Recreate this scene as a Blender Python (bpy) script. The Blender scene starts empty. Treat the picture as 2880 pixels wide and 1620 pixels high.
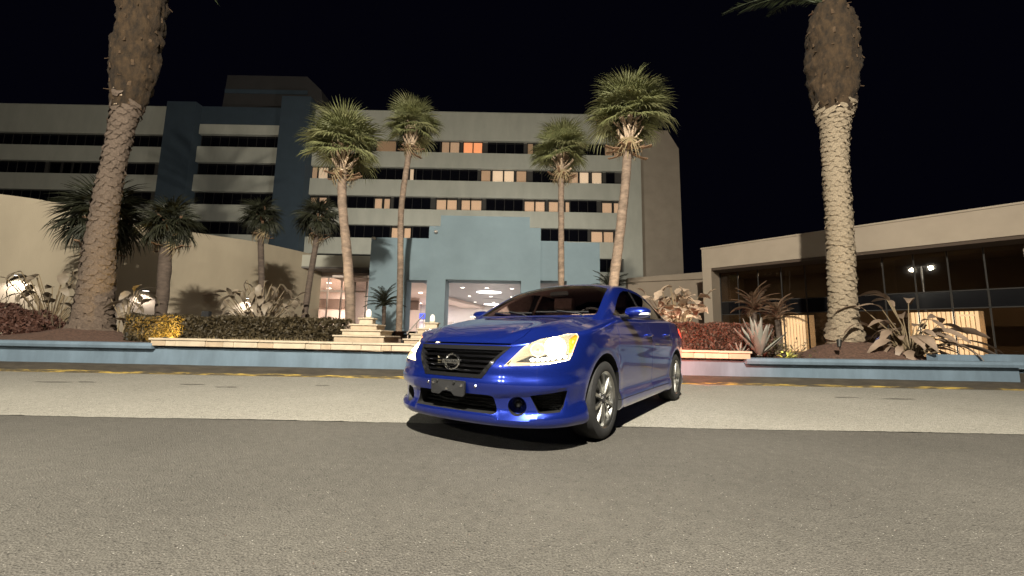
import bpy, bmesh, math, random
import numpy as np
from mathutils import Vector, Matrix, Euler
from mathutils.bvhtree import BVHTree

R = math.radians
scene = bpy.context.scene
C = scene.collection

# ---------------------------------------------------------------- camera
cd = bpy.data.cameras.new('camera')
cam = bpy.data.objects.new('camera', cd)
C.objects.link(cam)
scene.camera = cam
cd.sensor_width = 36.0
cd.lens = 14.125
cd.clip_start = 0.05
cd.clip_end = 400
pt, rl = R(7.162), R(1.089)
fwd = Vector((0, math.cos(pt), math.sin(pt)))
up0 = Vector((0, -math.sin(pt), math.cos(pt)))
rt0 = Vector((1, 0, 0))
rt = rt0 * math.cos(rl) + up0 * math.sin(rl)
upv = up0 * math.cos(rl) - rt0 * math.sin(rl)
M = Matrix((rt, upv, -fwd)).transposed().to_4x4()
M.translation = (0, 0, 0.799)
cam.matrix_world = M

# ---------------------------------------------------------------- night sky
world = bpy.data.worlds.new('World')
scene.world = world
world.use_nodes = True
nt = world.node_tree
bg = nt.nodes['Background']
bg.inputs[0].default_value = (0.22, 0.22, 0.62, 1)
bg.inputs[1].default_value = 0.0042

scene.view_settings.view_transform = 'Standard'
scene.view_settings.look = 'None'
scene.view_settings.exposure = 0.0
scene.view_settings.gamma = 1.0
scene.cycles.use_denoising = True
scene.cycles.sample_clamp_indirect = 4.0
scene.cycles.max_bounces = 8
scene.cycles.transparent_max_bounces = 16


def lamp(name, kind, loc, power, color=(1, 1, 1), radius=0.1, aim=None, parent=None, spot=None, blend=0.5):
    l = bpy.data.lights.new(name, kind)
    l.energy = power
    l.color = color
    if kind == 'AREA':
        l.shape = 'DISK'
        l.size = radius * 2
    else:
        l.shadow_soft_size = radius
    if kind == 'SPOT':
        l.spot_size = R(spot)
        l.spot_blend = blend
    o = bpy.data.objects.new(name, l)
    C.objects.link(o)
    o.location = loc
    if aim is not None:
        o.rotation_euler = (Vector(aim) - Vector(loc)).to_track_quat('-Z', 'Y').to_euler()
    if parent:
        o.parent = parent
    return o


# the two lamp posts of the car park stand behind the camera; the first one is mirrored in the glass on the right
FAR_HEADS = [(-14.15, -11.6, 9.0), (-12.75, -12.2, 9.0)]
NEAR_HEAD = (-0.5, -4.2, 9.8)
WARM = (1.0, 0.90, 0.72)
for p in FAR_HEADS:
    lamp('lamp_light', 'POINT', (p[0], p[1], p[2] - 0.22), 2200, (1.0, 0.94, 0.80), 0.16)
lamp('lamp_light', 'POINT', (NEAR_HEAD[0], NEAR_HEAD[1], NEAR_HEAD[2] - 0.25), 24500, (1.0, 0.925, 0.775), 0.16)

# ---------------------------------------------------------------- materials
MATS = {}


def mat(name, col, rough=0.6, metal=0.0, var=0.0, scale=4.0, bump=0.0, bscale=60.0, coat=0.0, emit=None, estr=0.0,
        detail=6.0, col2=None, trans=0.0, spec=0.5, stretch=None):
    if name in MATS:
        return MATS[name]
    m = bpy.data.materials.new(name)
    m.use_nodes = True
    t = m.node_tree
    b = t.nodes['Principled BSDF']
    b.inputs['Base Color'].default_value = (*col, 1)
    b.inputs['Roughness'].default_value = rough
    b.inputs['Metallic'].default_value = metal
    b.inputs['Specular IOR Level'].default_value = spec
    if coat:
        b.inputs['Coat Weight'].default_value = coat
        b.inputs['Coat Roughness'].default_value = 0.03
    if emit:
        b.inputs['Emission Color'].default_value = (*emit, 1)
        b.inputs['Emission Strength'].default_value = estr
    tc = t.nodes.new('ShaderNodeTexCoord')
    src = tc.outputs['Object']
    if stretch:
        mp = t.nodes.new('ShaderNodeMapping')
        mp.inputs['Scale'].default_value = stretch
        t.links.new(src, mp.inputs[0])
        src = mp.outputs[0]
    if var or col2:
        n = t.nodes.new('ShaderNodeTexNoise')
        n.inputs['Scale'].default_value = scale
        n.inputs['Detail'].default_value = detail
        n.inputs['Roughness'].default_value = 0.62
        t.links.new(src, n.inputs['Vector'])
        r = t.nodes.new('ShaderNodeValToRGB')
        r.color_ramp.elements[0].position = 0.3
        r.color_ramp.elements[1].position = 0.7
        c2 = col2 if col2 else tuple(c * (1 - var) for c in col)
        c1 = col if col2 else tuple(min(1, c * (1 + var)) for c in col)
        r.color_ramp.elements[0].color = (*c2, 1)
        r.color_ramp.elements[1].color = (*c1, 1)
        t.links.new(n.outputs['Fac'], r.inputs[0])
        t.links.new(r.outputs[0], b.inputs['Base Color'])
    if bump:
        n2 = t.nodes.new('ShaderNodeTexNoise')
        n2.inputs['Scale'].default_value = bscale
        n2.inputs['Detail'].default_value = 5
        t.links.new(src, n2.inputs['Vector'])
        bp = t.nodes.new('ShaderNodeBump')
        bp.inputs['Strength'].default_value = bump
        bp.inputs['Distance'].default_value = 0.02
        t.links.new(n2.outputs['Fac'], bp.inputs['Height'])
        t.links.new(bp.outputs[0], b.inputs['Normal'])
    if trans:
        tr = t.nodes.new('ShaderNodeBsdfTranslucent')
        tr.inputs[0].default_value = (*[min(1, c * 1.4) for c in col], 1)
        mx = t.nodes.new('ShaderNodeMixShader')
        mx.inputs[0].default_value = trans
        out = t.nodes['Material Output']
        t.links.new(b.outputs[0], mx.inputs[1])
        t.links.new(tr.outputs[0], mx.inputs[2])
        t.links.new(mx.outputs[0], out.inputs[0])
    MATS[name] = m
    return m


def glass_mat(name, tint, refl=1.0, rough=0.02, ior=1.5):
    if name in MATS:
        return MATS[name]
    m = bpy.data.materials.new(name)
    m.use_nodes = True
    t = m.node_tree
    t.nodes.remove(t.nodes['Principled BSDF'])
    tr = t.nodes.new('ShaderNodeBsdfTransparent')
    tr.inputs[0].default_value = (*tint, 1)
    gl = t.nodes.new('ShaderNodeBsdfGlossy')
    gl.inputs['Roughness'].default_value = rough
    gl.inputs[0].default_value = (refl, refl, refl, 1)
    fr = t.nodes.new('ShaderNodeFresnel')
    fr.inputs[0].default_value = ior
    mx = t.nodes.new('ShaderNodeMixShader')
    t.links.new(fr.outputs[0], mx.inputs[0])
    t.links.new(tr.outputs[0], mx.inputs[1])
    t.links.new(gl.outputs[0], mx.inputs[2])
    t.links.new(mx.outputs[0], t.nodes['Material Output'].inputs[0])
    MATS[name] = m
    return m


def speckle_ground(name, c_lo, c_hi, spk, spk_amt, patch=0.18, rough=0.9, scale=1.0, bump=0.5):
    """aggregate surface: coarse patches, fine grain and single light and dark stones"""
    m = bpy.data.materials.new(name)
    m.use_nodes = True
    t = m.node_tree
    b = t.nodes['Principled BSDF']
    b.inputs['Roughness'].default_value = rough
    b.inputs['Specular IOR Level'].default_value = 0.25
    tc = t.nodes.new('ShaderNodeTexCoord')

    def noise(sc, det=4, ro=0.6):
        n = t.nodes.new('ShaderNodeTexNoise')
        n.inputs['Scale'].default_value = sc
        n.inputs['Detail'].default_value = det
        n.inputs['Roughness'].default_value = ro
        t.links.new(tc.outputs['Object'], n.inputs['Vector'])
        return n.outputs['Fac']

    def mix(fac, a, bcol, mode='MIX'):
        x = t.nodes.new('ShaderNodeMix')
        x.data_type = 'RGBA'
        x.blend_type = mode
        for sock, v in ((x.inputs[0], fac), (x.inputs[6], a), (x.inputs[7], bcol)):
            if isinstance(v, (tuple, float, int)):
                sock.default_value = (*v, 1) if isinstance(v, tuple) else v
            else:
                t.links.new(v, sock)
        return x.outputs[2]

    def ramp(src, p0, p1, v0=0.0, v1=1.0):
        x = t.nodes.new('ShaderNodeMapRange')
        x.inputs[1].default_value = p0
        x.inputs[2].default_value = p1
        x.inputs[3].default_value = v0
        x.inputs[4].default_value = v1
        t.links.new(src, x.inputs[0])
        return x.outputs[0]
    fine = noise(120 * scale, 3, 0.7)
    med = noise(16 * scale, 4)
    big = noise(0.7, 5)
    col = mix(ramp(fine, 0.3, 0.7), c_lo, c_hi)
    col = mix(ramp(med, 0.3, 0.75, 0.0, 0.35), col, tuple(c * 0.55 for c in c_lo))
    col = mix(ramp(big, 0.3, 0.7, 0.0, 1.0), mix(patch, col, tuple(c * 0.3 for c in c_lo)), col)
    v = t.nodes.new('ShaderNodeTexVoronoi')
    v.inputs['Scale'].default_value = 120 * scale
    t.links.new(tc.outputs['Object'], v.inputs['Vector'])
    sep = t.nodes.new('ShaderNodeSeparateColor')
    t.links.new(v.outputs['Color'], sep.inputs[0])
    stone = t.nodes.new('ShaderNodeMath')
    stone.operation = 'MULTIPLY'
    t.links.new(ramp(sep.outputs[0], 1 - spk_amt, 1 - spk_amt + 0.02), stone.inputs[0])
    t.links.new(ramp(v.outputs['Distance'], 0.35, 0.22), stone.inputs[1])
    col = mix(stone.outputs[0], col, spk)
    dark = t.nodes.new('ShaderNodeMath')
    dark.operation = 'MULTIPLY'
    t.links.new(ramp(sep.outputs[1], 1 - spk_amt, 1 - spk_amt + 0.02), dark.inputs[0])
    dark.inputs[1].default_value = 0.7
    col = mix(dark.outputs[0], col, tuple(c * 0.35 for c in c_lo))
    t.links.new(col, b.inputs['Base Color'])
    bp = t.nodes.new('ShaderNodeBump')
    bp.inputs['Strength'].default_value = bump
    bp.inputs['Distance'].default_value = 0.008
    ad = t.nodes.new('ShaderNodeMath')
    t.links.new(fine, ad.inputs[0])
    t.links.new(v.outputs['Distance'], ad.inputs[1])
    t.links.new(ad.outputs[0], bp.inputs['Height'])
    t.links.new(bp.outputs[0], b.inputs['Normal'])
    return m


# ---------------------------------------------------------------- object helpers
def props(o, label=None, cat=None, group=None, kind=None):
    if label:
        o['label'] = label
    if cat:
        o['category'] = cat
    if group:
        o['group'] = group
    if kind:
        o['kind'] = kind
    return o


def empty(name, loc, label, cat, group=None, rz=0.0):
    o = bpy.data.objects.new(name, None)
    o.empty_display_size = 0.2
    C.objects.link(o)
    o.location = loc
    o.rotation_euler = (0, 0, rz)
    return props(o, label, cat, group)


def link_mesh(name, me, parent=None, loc=None, rot=None, scale=None):
    o = bpy.data.objects.new(name, me)
    C.objects.link(o)
    if parent:
        o.parent = parent
    if loc is not None:
        o.location = loc
    if rot is not None:
        o.rotation_euler = rot
    if scale is not None:
        o.scale = scale
    return o


class MB:
    """collects polygons; build() links them as one mesh object"""

    def __init__(s):
        s.v, s.f, s.mi = [], [], []

    def add(s, vs, fs, mi=0):
        n = len(s.v)
        s.v.extend([tuple(p) for p in vs])
        s.f.extend([tuple(i + n for i in f) for f in fs])
        s.mi.extend([mi] * len(fs))

    def box(s, x0, x1, y0, y1, z0, z1, mi=0, T=None):
        vs = [(x, y, z) for z in (z0, z1) for y in (y0, y1) for x in (x0, x1)]
        if T:
            vs = [T @ Vector(p) for p in vs]
        s.add(vs, [(0, 2, 3, 1), (4, 5, 7, 6), (0, 1, 5, 4), (2, 6, 7, 3), (0, 4, 6, 2), (1, 3, 7, 5)], mi)

    def prism(s, pts, fn, a0, a1, mi=0):
        """closed prism of a 2-D outline; fn(u, v, a) -> 3-D"""
        n = len(pts)
        vs = [fn(u, v, a0) for u, v in pts] + [fn(u, v, a1) for u, v in pts]
        fs = [tuple(range(n))[::-1], tuple(range(n, 2 * n))]
        fs += [(i, (i + 1) % n, n + (i + 1) % n, n + i) for i in range(n)]
        s.add(vs, fs, mi)

    def tube(s, path, radii, seg=8, mi=0, cap=True):
        path = [Vector(p) for p in path]
        if isinstance(radii, (int, float)):
            radii = [radii] * len(path)
        base = len(s.v)
        ref = Vector((0.13, 0.97, 0.2)).normalized()
        for i, p in enumerate(path):
            a = path[max(i - 1, 0)]
            b = path[min(i + 1, len(path) - 1)]
            d = (b - a).normalized()
            u = d.cross(ref)
            if u.length < 0.05:
                u = d.cross(Vector((1, 0, 0)))
            u.normalize()
            w = d.cross(u)
            for k in range(seg):
                an = 2 * math.pi * k / seg
                s.v.append(tuple(p + (u * math.cos(an) + w * math.sin(an)) * radii[i]))
        n = len(path)
        for i in range(n - 1):
            for k in range(seg):
                k2 = (k + 1) % seg
                s.f.append((base + i * seg + k, base + i * seg + k2, base + (i + 1) * seg + k2, base + (i + 1) * seg + k))
                s.mi.append(mi)
        if cap:
            s.f.append(tuple(base + k for k in range(seg))[::-1])
            s.f.append(tuple(base + (n - 1) * seg + k for k in range(seg)))
            s.mi += [mi, mi]

    def lathe(s, prof, seg=24, mi=0, axis='z', closed=False):
        base = len(s.v)
        for r, h in prof:
            for k in range(seg):
                a = 2 * math.pi * k / seg
                if axis == 'z':
                    s.v.append((r * math.cos(a), r * math.sin(a), h))
                else:
                    s.v.append((r * math.cos(a), h, r * math.sin(a)))
        n = len(prof)
        for i in range(n if closed else n - 1):
            j = (i + 1) % n
            for k in range(seg):
                k2 = (k + 1) % seg
                q = (base + i * seg + k, base + i * seg + k2, base + j * seg + k2, base + j * seg + k)
                s.f.append(q if axis == 'z' else q[::-1])
                s.mi.append(mi)

    def mesh(s, name, mats, smooth=False, angle=None):
        me = bpy.data.meshes.new(name)
        me.from_pydata(s.v, [], s.f)
        for m in (mats if isinstance(mats, (list, tuple)) else [mats]):
            me.materials.append(m)
        me.polygons.foreach_set('material_index', s.mi)
        if smooth:
            me.polygons.foreach_set('use_smooth', [True] * len(s.f))
            if angle:
                me.set_sharp_from_angle(angle=R(angle))
        me.update()
        return me

    def build(s, name, mats, parent=None, loc=None, smooth=False, angle=None, rot=None):
        return link_mesh(name, s.mesh(name, mats, smooth, angle), parent, loc, rot)


def bevel(o, w=0.01, seg=2):
    me = o.data
    bm = bmesh.new()
    bm.from_mesh(me)
    bmesh.ops.remove_doubles(bm, verts=bm.verts, dist=1e-5)
    es = [e for e in bm.edges if len(e.link_faces) == 2 and e.calc_face_angle(0) > R(30)]
    bmesh.ops.bevel(bm, geom=es, offset=w, segments=seg, affect='EDGES', clamp_overlap=True)
    bm.to_mesh(me)
    bm.free()
    return o


def boolean(a, b, op):
    """exact boolean of two meshes -> new mesh (the cutter's materials are kept on the cut faces)"""
    oa = bpy.data.objects.new('a', a)
    ob = bpy.data.objects.new('b', b)
    C.objects.link(oa)
    C.objects.link(ob)
    md = oa.modifiers.new('b', 'BOOLEAN')
    md.object = ob
    md.operation = op
    md.solver = 'EXACT'
    md.material_mode = 'TRANSFER'
    dg = bpy.context.evaluated_depsgraph_get()
    me = bpy.data.meshes.new_from_object(oa.evaluated_get(dg))
    bpy.data.objects.remove(oa)
    bpy.data.objects.remove(ob)
    return me


def pchip(xs, ys):
    xs = np.array(xs, float)
    ys = np.array(ys, float)
    if xs[0] > xs[-1]:
        xs, ys = xs[::-1], ys[::-1]
    h = np.diff(xs)
    d = np.diff(ys) / h
    m = np.zeros(len(xs))
    m[0], m[-1] = d[0], d[-1]
    for i in range(1, len(xs) - 1):
        if d[i - 1] * d[i] > 0:
            w1, w2 = 2 * h[i] + h[i - 1], h[i] + 2 * h[i - 1]
            m[i] = (w1 + w2) / (w1 / d[i - 1] + w2 / d[i])

    def f(x):
        x = min(max(x, xs[0]), xs[-1])
        i = min(max(int(np.searchsorted(xs, x)) - 1, 0), len(xs) - 2)
        t = (x - xs[i]) / h[i]
        return float(ys[i] * (1 + 2 * t) * (1 - t) ** 2 + m[i] * h[i] * t * (1 - t) ** 2
                     + ys[i + 1] * t * t * (3 - 2 * t) + m[i + 1] * h[i] * t * t * (t - 1))
    return f


def copy_tree(o, parent=None, **kw):
    c = o.copy()
    C.objects.link(c)
    if parent:
        c.parent = parent
    for ch in list(o.children):
        copy_tree(ch, c)
    return c


def arc(path, n):
    p = np.array(path, float)
    # Catmull-Rom, then equal arc length
    out = []
    e = np.vstack([2 * p[0] - p[1], p, 2 * p[-1] - p[-2]])
    for i in range(1, len(e) - 2):
        for t in np.linspace(0, 1, 24, endpoint=False):
            out.append(0.5 * ((2 * e[i]) + (-e[i - 1] + e[i + 1]) * t + (2 * e[i - 1] - 5 * e[i] + 4 * e[i + 1] - e[i + 2]) * t * t
                              + (-e[i - 1] + 3 * e[i] - 3 * e[i + 1] + e[i + 2]) * t ** 3))
    out.append(p[-1])
    o = np.array(out)
    s = np.r_[0, np.cumsum(np.linalg.norm(np.diff(o, axis=0), axis=1))]
    q = np.linspace(0, s[-1], n)
    return np.c_[np.interp(q, s, o[:, 0]), np.interp(q, s, o[:, 1])]




def inset(pts, d):
    """moves every side of a polygon inwards by d (outwards if negative)"""
    p = [Vector(q) for q in pts]
    n = len(p)
    area = sum(p[i].x * p[(i + 1) % n].y - p[(i + 1) % n].x * p[i].y for i in range(n))
    s = 1 if area > 0 else -1
    out = []
    for i in range(n):
        a = (p[i] - p[i - 1]).normalized()
        b = (p[(i + 1) % n] - p[i]).normalized()
        na = Vector((-a.y, a.x)) * s
        nb = Vector((-b.y, b.x)) * s
        k = (na + nb)
        den = max(0.3, 1 + na.dot(nb))
        out.append(tuple(p[i] + k * d / den))
    return out


def rounded(pts, r, seg=4):
    p = [Vector(q) for q in pts]
    n = len(p)
    out = []
    for i in range(n):
        a, b, c = p[i - 1], p[i], p[(i + 1) % n]
        ra = min(r, (a - b).length * .45)
        rc = min(r, (c - b).length * .45)
        s = b + (a - b).normalized() * ra
        e = b + (c - b).normalized() * rc
        for k in range(seg + 1):
            t = k / seg
            out.append(tuple(s * (1 - t) ** 2 + b * 2 * t * (1 - t) + e * t * t))
    return out


def fix_normals(me):
    bm = bmesh.new()
    bm.from_mesh(me)
    bmesh.ops.recalc_face_normals(bm, faces=bm.faces)
    bm.to_mesh(me)
    bm.free()
    return me


# ================================================================ the setting
ASPHALT = speckle_ground('asphalt', (0.048, 0.0445, 0.039), (0.160, 0.150, 0.132), (0.36, 0.345, 0.31), 0.028, 0.3, bump=0.8)
CHIPSEAL = speckle_ground('pale_chip_paving', (0.185, 0.174, 0.149), (0.420, 0.400, 0.348), (0.66, 0.64, 0.58), 0.07, 0.2, bump=0.8, scale=.9)
MULCH = mat('bark_mulch', (0.10, 0.055, 0.038), 0.95, var=0.6, scale=22, bump=1.0, bscale=45)
PORTALBLUE = mat('grey_blue_stucco', (0.205, 0.275, 0.315), 0.88, var=0.08, scale=.9, bump=0.2, bscale=60)
BLUEWALL = mat('blue_stucco', (0.120, 0.168, 0.215), 0.85, var=0.20, scale=2.6, bump=0.25, bscale=90, stretch=(1, 1, .3))
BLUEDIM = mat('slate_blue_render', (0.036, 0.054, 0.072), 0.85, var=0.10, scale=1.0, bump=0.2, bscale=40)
CREAM = mat('cream_concrete', (0.44, 0.435, 0.37), 0.85, var=0.10, scale=0.8, bump=0.15, bscale=30, stretch=(1, 1, .35))
TAN = mat('tan_stucco', (0.32, 0.265, 0.205), 0.9, var=0.09, scale=0.8, bump=0.25, bscale=60)
STONE = mat('pale_cut_stone', (0.46, 0.38, 0.28), 0.8, var=0.16, scale=5, bump=0.25, bscale=50)
STONE2 = mat('buff_cut_stone', (0.40, 0.31, 0.215), 0.8, var=0.18, scale=5, bump=0.25, bscale=50)
CONC = mat('weathered_concrete', (0.040, 0.033, 0.024), 0.9, var=0.35, scale=3.5, bump=0.5, bscale=40, stretch=(1, 1, 5))
WHITEW = mat('white_plaster', (0.78, 0.74, 0.70), 0.8, var=0.03, scale=1)
PINKW = mat('warm_white_plaster', (0.72, 0.60, 0.54), 0.8, var=0.03, scale=1)
GREYCEIL = mat('grey_ceiling', (0.16, 0.16, 0.175), 0.35)
ALU = mat('bronze_mullion', (0.016, 0.014, 0.012), 0.8, 0.0)
PALEFRAME = mat('pale_window_frame', (0.5, 0.42, 0.36), 0.5)
DARKGLASS = mat('dark_window_glass', (0.004, 0.004, 0.006), 0.06, spec=0.5)
LIGHTDISC = mat('downlight_glow', (1, 1, 1), emit=(1.0, 0.95, 0.86), estr=9.0)
BIGDISC = mat('ceiling_disc_glow', (1, 1, 1), emit=(1.0, 0.97, 0.92), estr=2.6)
FIXTURE = mat('bronze_fixture', (0.03, 0.028, 0.025), 0.5, 0.5)


def sheet(name, x0, x1, y0, y1, z, m, nx=1, ny=1, hf=None, kind='structure'):
    b = MB()
    xs, ys = np.linspace(x0, x1, nx + 1), np.linspace(y0, y1, ny + 1)
    vs = [(x, y, z + (hf(x, y) if hf else 0)) for y in ys for x in xs]
    b.add(vs, [(j * (nx + 1) + i, j * (nx + 1) + i + 1, (j + 1) * (nx + 1) + i + 1, (j + 1) * (nx + 1) + i) for j in range(ny) for i in range(nx)])
    o = b.build(name, m, smooth=bool(hf))
    return props(o, kind=kind)


sheet('ground', -160, 160, -60, 160, -0.02, ASPHALT)
sheet('asphalt_road', -60, 60, -40, 3.874, 0.0, ASPHALT)


def edge_w(x):
    from mathutils import noise
    return 3.872 + 0.012 * math.sin(x * 2.1) + .022 * noise.noise(Vector((x * 6, 3, 0))) + .014 * noise.noise(Vector((x * 23, 7, 0)))


b = MB()
xs = np.linspace(-30, 30, 1601)
b.add([(x, edge_w(x), 0.004) for x in xs] + [(x, 8.3, 0.004) for x in xs], [(i, i + 1, 1602 + i, 1601 + i) for i in range(1600)])
props(b.build('forecourt_paving', CHIPSEAL), kind='structure')

# patched cracks and tar stains on the pale strip
TAR = mat('tar_stain', (0.10, 0.092, 0.078), 0.9, var=0.4, scale=9)
random.seed(5)
b = MB()
for (x, y, l) in ((-7.0, 6.3, .55), (-6.55, 6.38, .28), (-4.9, 6.35, .3), (-4.2, 6.1, .2), (5.1, 6.25, .28), (5.85, 6.2, .55), (-3.0, 6.5, .15), (-8.4, 5.0, .3)):
    n = 12
    for k in range(3):
        cx, cy = x + random.uniform(-.1, .1), y + random.uniform(-.03, .03)
        pts = []
        for i in range(n):
            a = 2 * math.pi * i / n
            r = random.uniform(.5, 1.0)
            pts.append((cx + math.cos(a) * l * .5 * r, cy + math.sin(a) * .035 * r, .0085 + .0005 * k))
        b.add(pts, [tuple(range(n))])
props(b.build('tar_stains', TAR), kind='stuff')


# kerb with worn yellow paint
def kerb_mat():
    m = bpy.data.materials.new('kerb_worn_yellow')
    m.use_nodes = True
    t = m.node_tree
    p = t.nodes['Principled BSDF']
    p.inputs['Roughness'].default_value = .85
    tc = t.nodes.new('ShaderNodeTexCoord')
    n = t.nodes.new('ShaderNodeTexNoise')
    n.inputs['Scale'].default_value = 2.2
    n.inputs['Detail'].default_value = 8
    n.inputs['Roughness'].default_value = .7
    mp = t.nodes.new('ShaderNodeMapping')
    mp.inputs['Scale'].default_value = (1, 1, 14)
    t.links.new(tc.outputs['Object'], mp.inputs[0])
    t.links.new(mp.outputs[0], n.inputs['Vector'])
    r = t.nodes.new('ShaderNodeValToRGB')
    e = r.color_ramp.elements
    e[0].position, e[0].color = .43, (.040, .033, .022, 1)
    e[1].position, e[1].color = .60, (.36, .25, .05, 1)
    x = e.new(.50)
    x.color = (.085, .062, .026, 1)
    t.links.new(n.outputs['Fac'], r.inputs[0])
    t.links.new(r.outputs[0], p.inputs['Base Color'])
    b2 = t.nodes.new('ShaderNodeBump')
    b2.inputs['Strength'].default_value = .6
    b2.inputs['Distance'].default_value = .01
    t.links.new(n.outputs['Fac'], b2.inputs['Height'])
    t.links.new(b2.outputs[0], p.inputs['Normal'])
    return m


KERBY = kerb_mat()
b = MB()
xs = np.linspace(-40, 40, 321)
prof = [(7.74, 0.0), (7.76, .012), (7.80, .040), (7.815, .120), (7.84, .135), (8.35, .135)]
vs = []
for x in xs:
    for k, (y, z) in enumerate(prof):
        j = .006 * math.sin(x * 3.1 + k) + .004 * math.sin(x * 11.7 + 2 * k)
        zz = z * (1.15 - .012 * (x + 5))
        vs.append((x, y + (j if k < 4 else 0), max(zz + (j * .5 if 0 < k < 5 else 0), .001)))
n = len(prof)
fs, mi = [], []
for i in range(len(xs) - 1):
    for k in range(n - 1):
        b.add([], [])
        b.f.append((i * n + k, (i + 1) * n + k, (i + 1) * n + k + 1, i * n + k + 1))
        b.mi.append(1 if k < 2 else 0)
b.v = vs
props(b.build('kerb', [CONC, KERBY], smooth=True, angle=40), kind='structure')

# planted bed behind the wall
def bed_h(x, y):
    m = 0
    for cx, cy, hh, s in ((-10.45, 9.9, .34, 1.2), (8.25, 9.85, .56, 1.15), (9.3, 9.4, .1, .9)):
        m += hh * math.exp(-((x - cx) ** 2 + ((y - cy) * 1.15) ** 2) / (s * s))
    return m + .03 * math.sin(x * 5.3 + y * 3) * math.sin(y * 4.1 - x) - .012 * max(-8, min(8, x))


props(sheet('planting_bed', -30, 30, 8.28, 30, .44, MULCH, 150, 60, bed_h), kind='structure')

# ---------------------------------------------------------------- blue planter wall with its cap stones
pw = empty('planter_wall', (0, 8.1, 0), 'low blue stucco planter wall with pale cap stones along the forecourt', 'wall')
b = MB()


def wallz(x):
    return .205 - .0062 * (x + 10), .505 - .0045 * (x + 10)


vs = []
xs = np.linspace(-30, 10.1, 60)
for x in xs:
    z0, z1 = wallz(x)
    vs += [(x, 0, z0 - .12), (x, 0, z1), (x, .25, z1), (x, .25, z0 - .12)]
for i in range(59):
    for k in range(4):
        b.f.append((i * 4 + k, (i + 1) * 4 + k, (i + 1) * 4 + (k + 1) % 4, i * 4 + (k + 1) % 4))
        b.mi.append(0)
b.f += [(0, 1, 2, 3), (236, 239, 238, 237)]
b.mi += [0, 0]
b.v = vs
b.build('wall', BLUEWALL, pw)


def coping(x0, x1, zt0, zt1, h, name):
    b = MB()
    k = 24
    vs = []
    for x in np.linspace(x0, x1, k):
        t = (x - x0) / (x1 - x0)
        z = zt0 + (zt1 - zt0) * t
        vs += [(x, -.10, z - h), (x, -.115, z - h * .5), (x, -.10, z), (x, .30, z + .004), (x, .30, z - h)]
    for i in range(k - 1):
        for q in range(5):
            b.f.append((i * 5 + q, (i + 1) * 5 + q, (i + 1) * 5 + (q + 1) % 5, i * 5 + (q + 1) % 5))
            b.mi.append(0)
    b.v = vs
    b.f += [tuple(range(5)), tuple((k - 1) * 5 + q for q in range(5))[::-1]]
    b.mi += [0, 0]
    return b.build(name, BLUEWALL, pw)


coping(-30, -7.06, .60, .572, .105, 'coping')
coping(4.64, 10.08, .497, .520, .105, 'coping')
random.seed(3)
x = -7.10
k = 0
pat = (.30, .20, .58, .38, .21, .44, .30, .62)
while x < 4.70:
    w_ = pat[k % 8] * random.uniform(.93, 1.07)
    if 4.72 - x - w_ < .15:
        w_ = 4.72 - x
    zt = .675 - .0040 * (x + 7)
    b = MB()
    dy = random.uniform(-.004, .004)
    b.box(x + .004, x + w_ - .004, -.10 + dy, .27, zt - .148, zt - .042)
    o = b.build('cap_stone', STONE if k % 3 else STONE2, pw)
    bevel(o, .006, 1)
    x += w_
    k += 1
x = -7.13
while x < 4.74:
    w_ = min(random.uniform(.85, 1.2), 4.745 - x)
    if 4.745 - x - w_ < .3:
        w_ = 4.745 - x
    zt = .678 - .0040 * (x + 7)
    b = MB()
    b.box(x + .002, x + w_ - .002, -.125, .28, zt - .040, zt)
    bevel(b.build('cap_slab', STONE, pw), .006, 1)
    x += w_
# end block and the return wall on the right
ew = empty('return_wall', (10.1, 8.1, 0), 'plain blue-grey wall end stepping back at the right edge of the planter', 'wall')
b = MB()
b.box(.005, 9, .28, .55, 0, .66)
b.box(-1.3, .0, .27, .50, 0, .64)
b.build('wall', BLUEWALL, ew)
b = MB()
b.box(.03, 3, -.06, .2, 0, .30)
b.build('plinth', CONC, ew)

# ---------------------------------------------------------------- hotel block
FY = 40.0
hotel = empty('hotel_building', (0, FY, 0), 'long seven-storey cream hotel block with ribbon windows and two blue stair columns', 'building')
SILLS = [4.55, 7.62, 10.70, 13.80, 16.93, 20.00]
HEADS = [z + 1.38 for z in SILLS]
X0, X1 = -70.0, 13.2


def hbox(name, x0, x1, y0, y1, z0, z1, m, parent=hotel):
    b = MB()
    b.box(x0, x1, y0, y1, z0, z1)
    return b.build(name, m, parent)


hbox('core_wall', X0, X1 - .02, .55, 16, 0, 24.3, mat('dark_core', (.05, .045, .04), .9))
edges = [0.0] + [v for pr in zip(SILLS, HEADS) for v in pr] + [24.45]
for i in range(0, len(edges), 2):
    z0, z1 = edges[i], edges[i + 1]
    for xa, xb in ((X0, -36.02), (-32.98, -24.22), (-21.18, X1 - 1.9)):
        zt = z1
        if xa == -32.98 and i == len(edges) - 2:
            zt = 22.45
        hbox('spandrel', xa, xb, 0 if xa != -32.98 else -.35, .5, z0, zt, CREAM)
hbox('end_pier', X1 - 1.9 + .003, X1, .003, 16.2, 0, 24.45, CREAM)
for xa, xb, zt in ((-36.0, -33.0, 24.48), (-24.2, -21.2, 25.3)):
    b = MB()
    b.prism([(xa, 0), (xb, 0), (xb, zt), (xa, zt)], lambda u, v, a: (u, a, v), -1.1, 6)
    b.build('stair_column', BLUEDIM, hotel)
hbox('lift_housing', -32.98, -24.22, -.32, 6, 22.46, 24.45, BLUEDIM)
TAUPE = mat('dimmed_taupe_render', (.036, .033, .032), .9, var=.1, scale=.7)  # very dim light on the roof room put into the dark colour
b = MB()
b.prism([(-31.3, 24.5), (-20.6, 25.35), (-20.9, 26.9), (-22.5, 28.4), (-31.1, 28.4)], lambda u, v, a: (u, a, v), .2, 7)
b.build('roof_plant_room', TAUPE, hotel)
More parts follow.
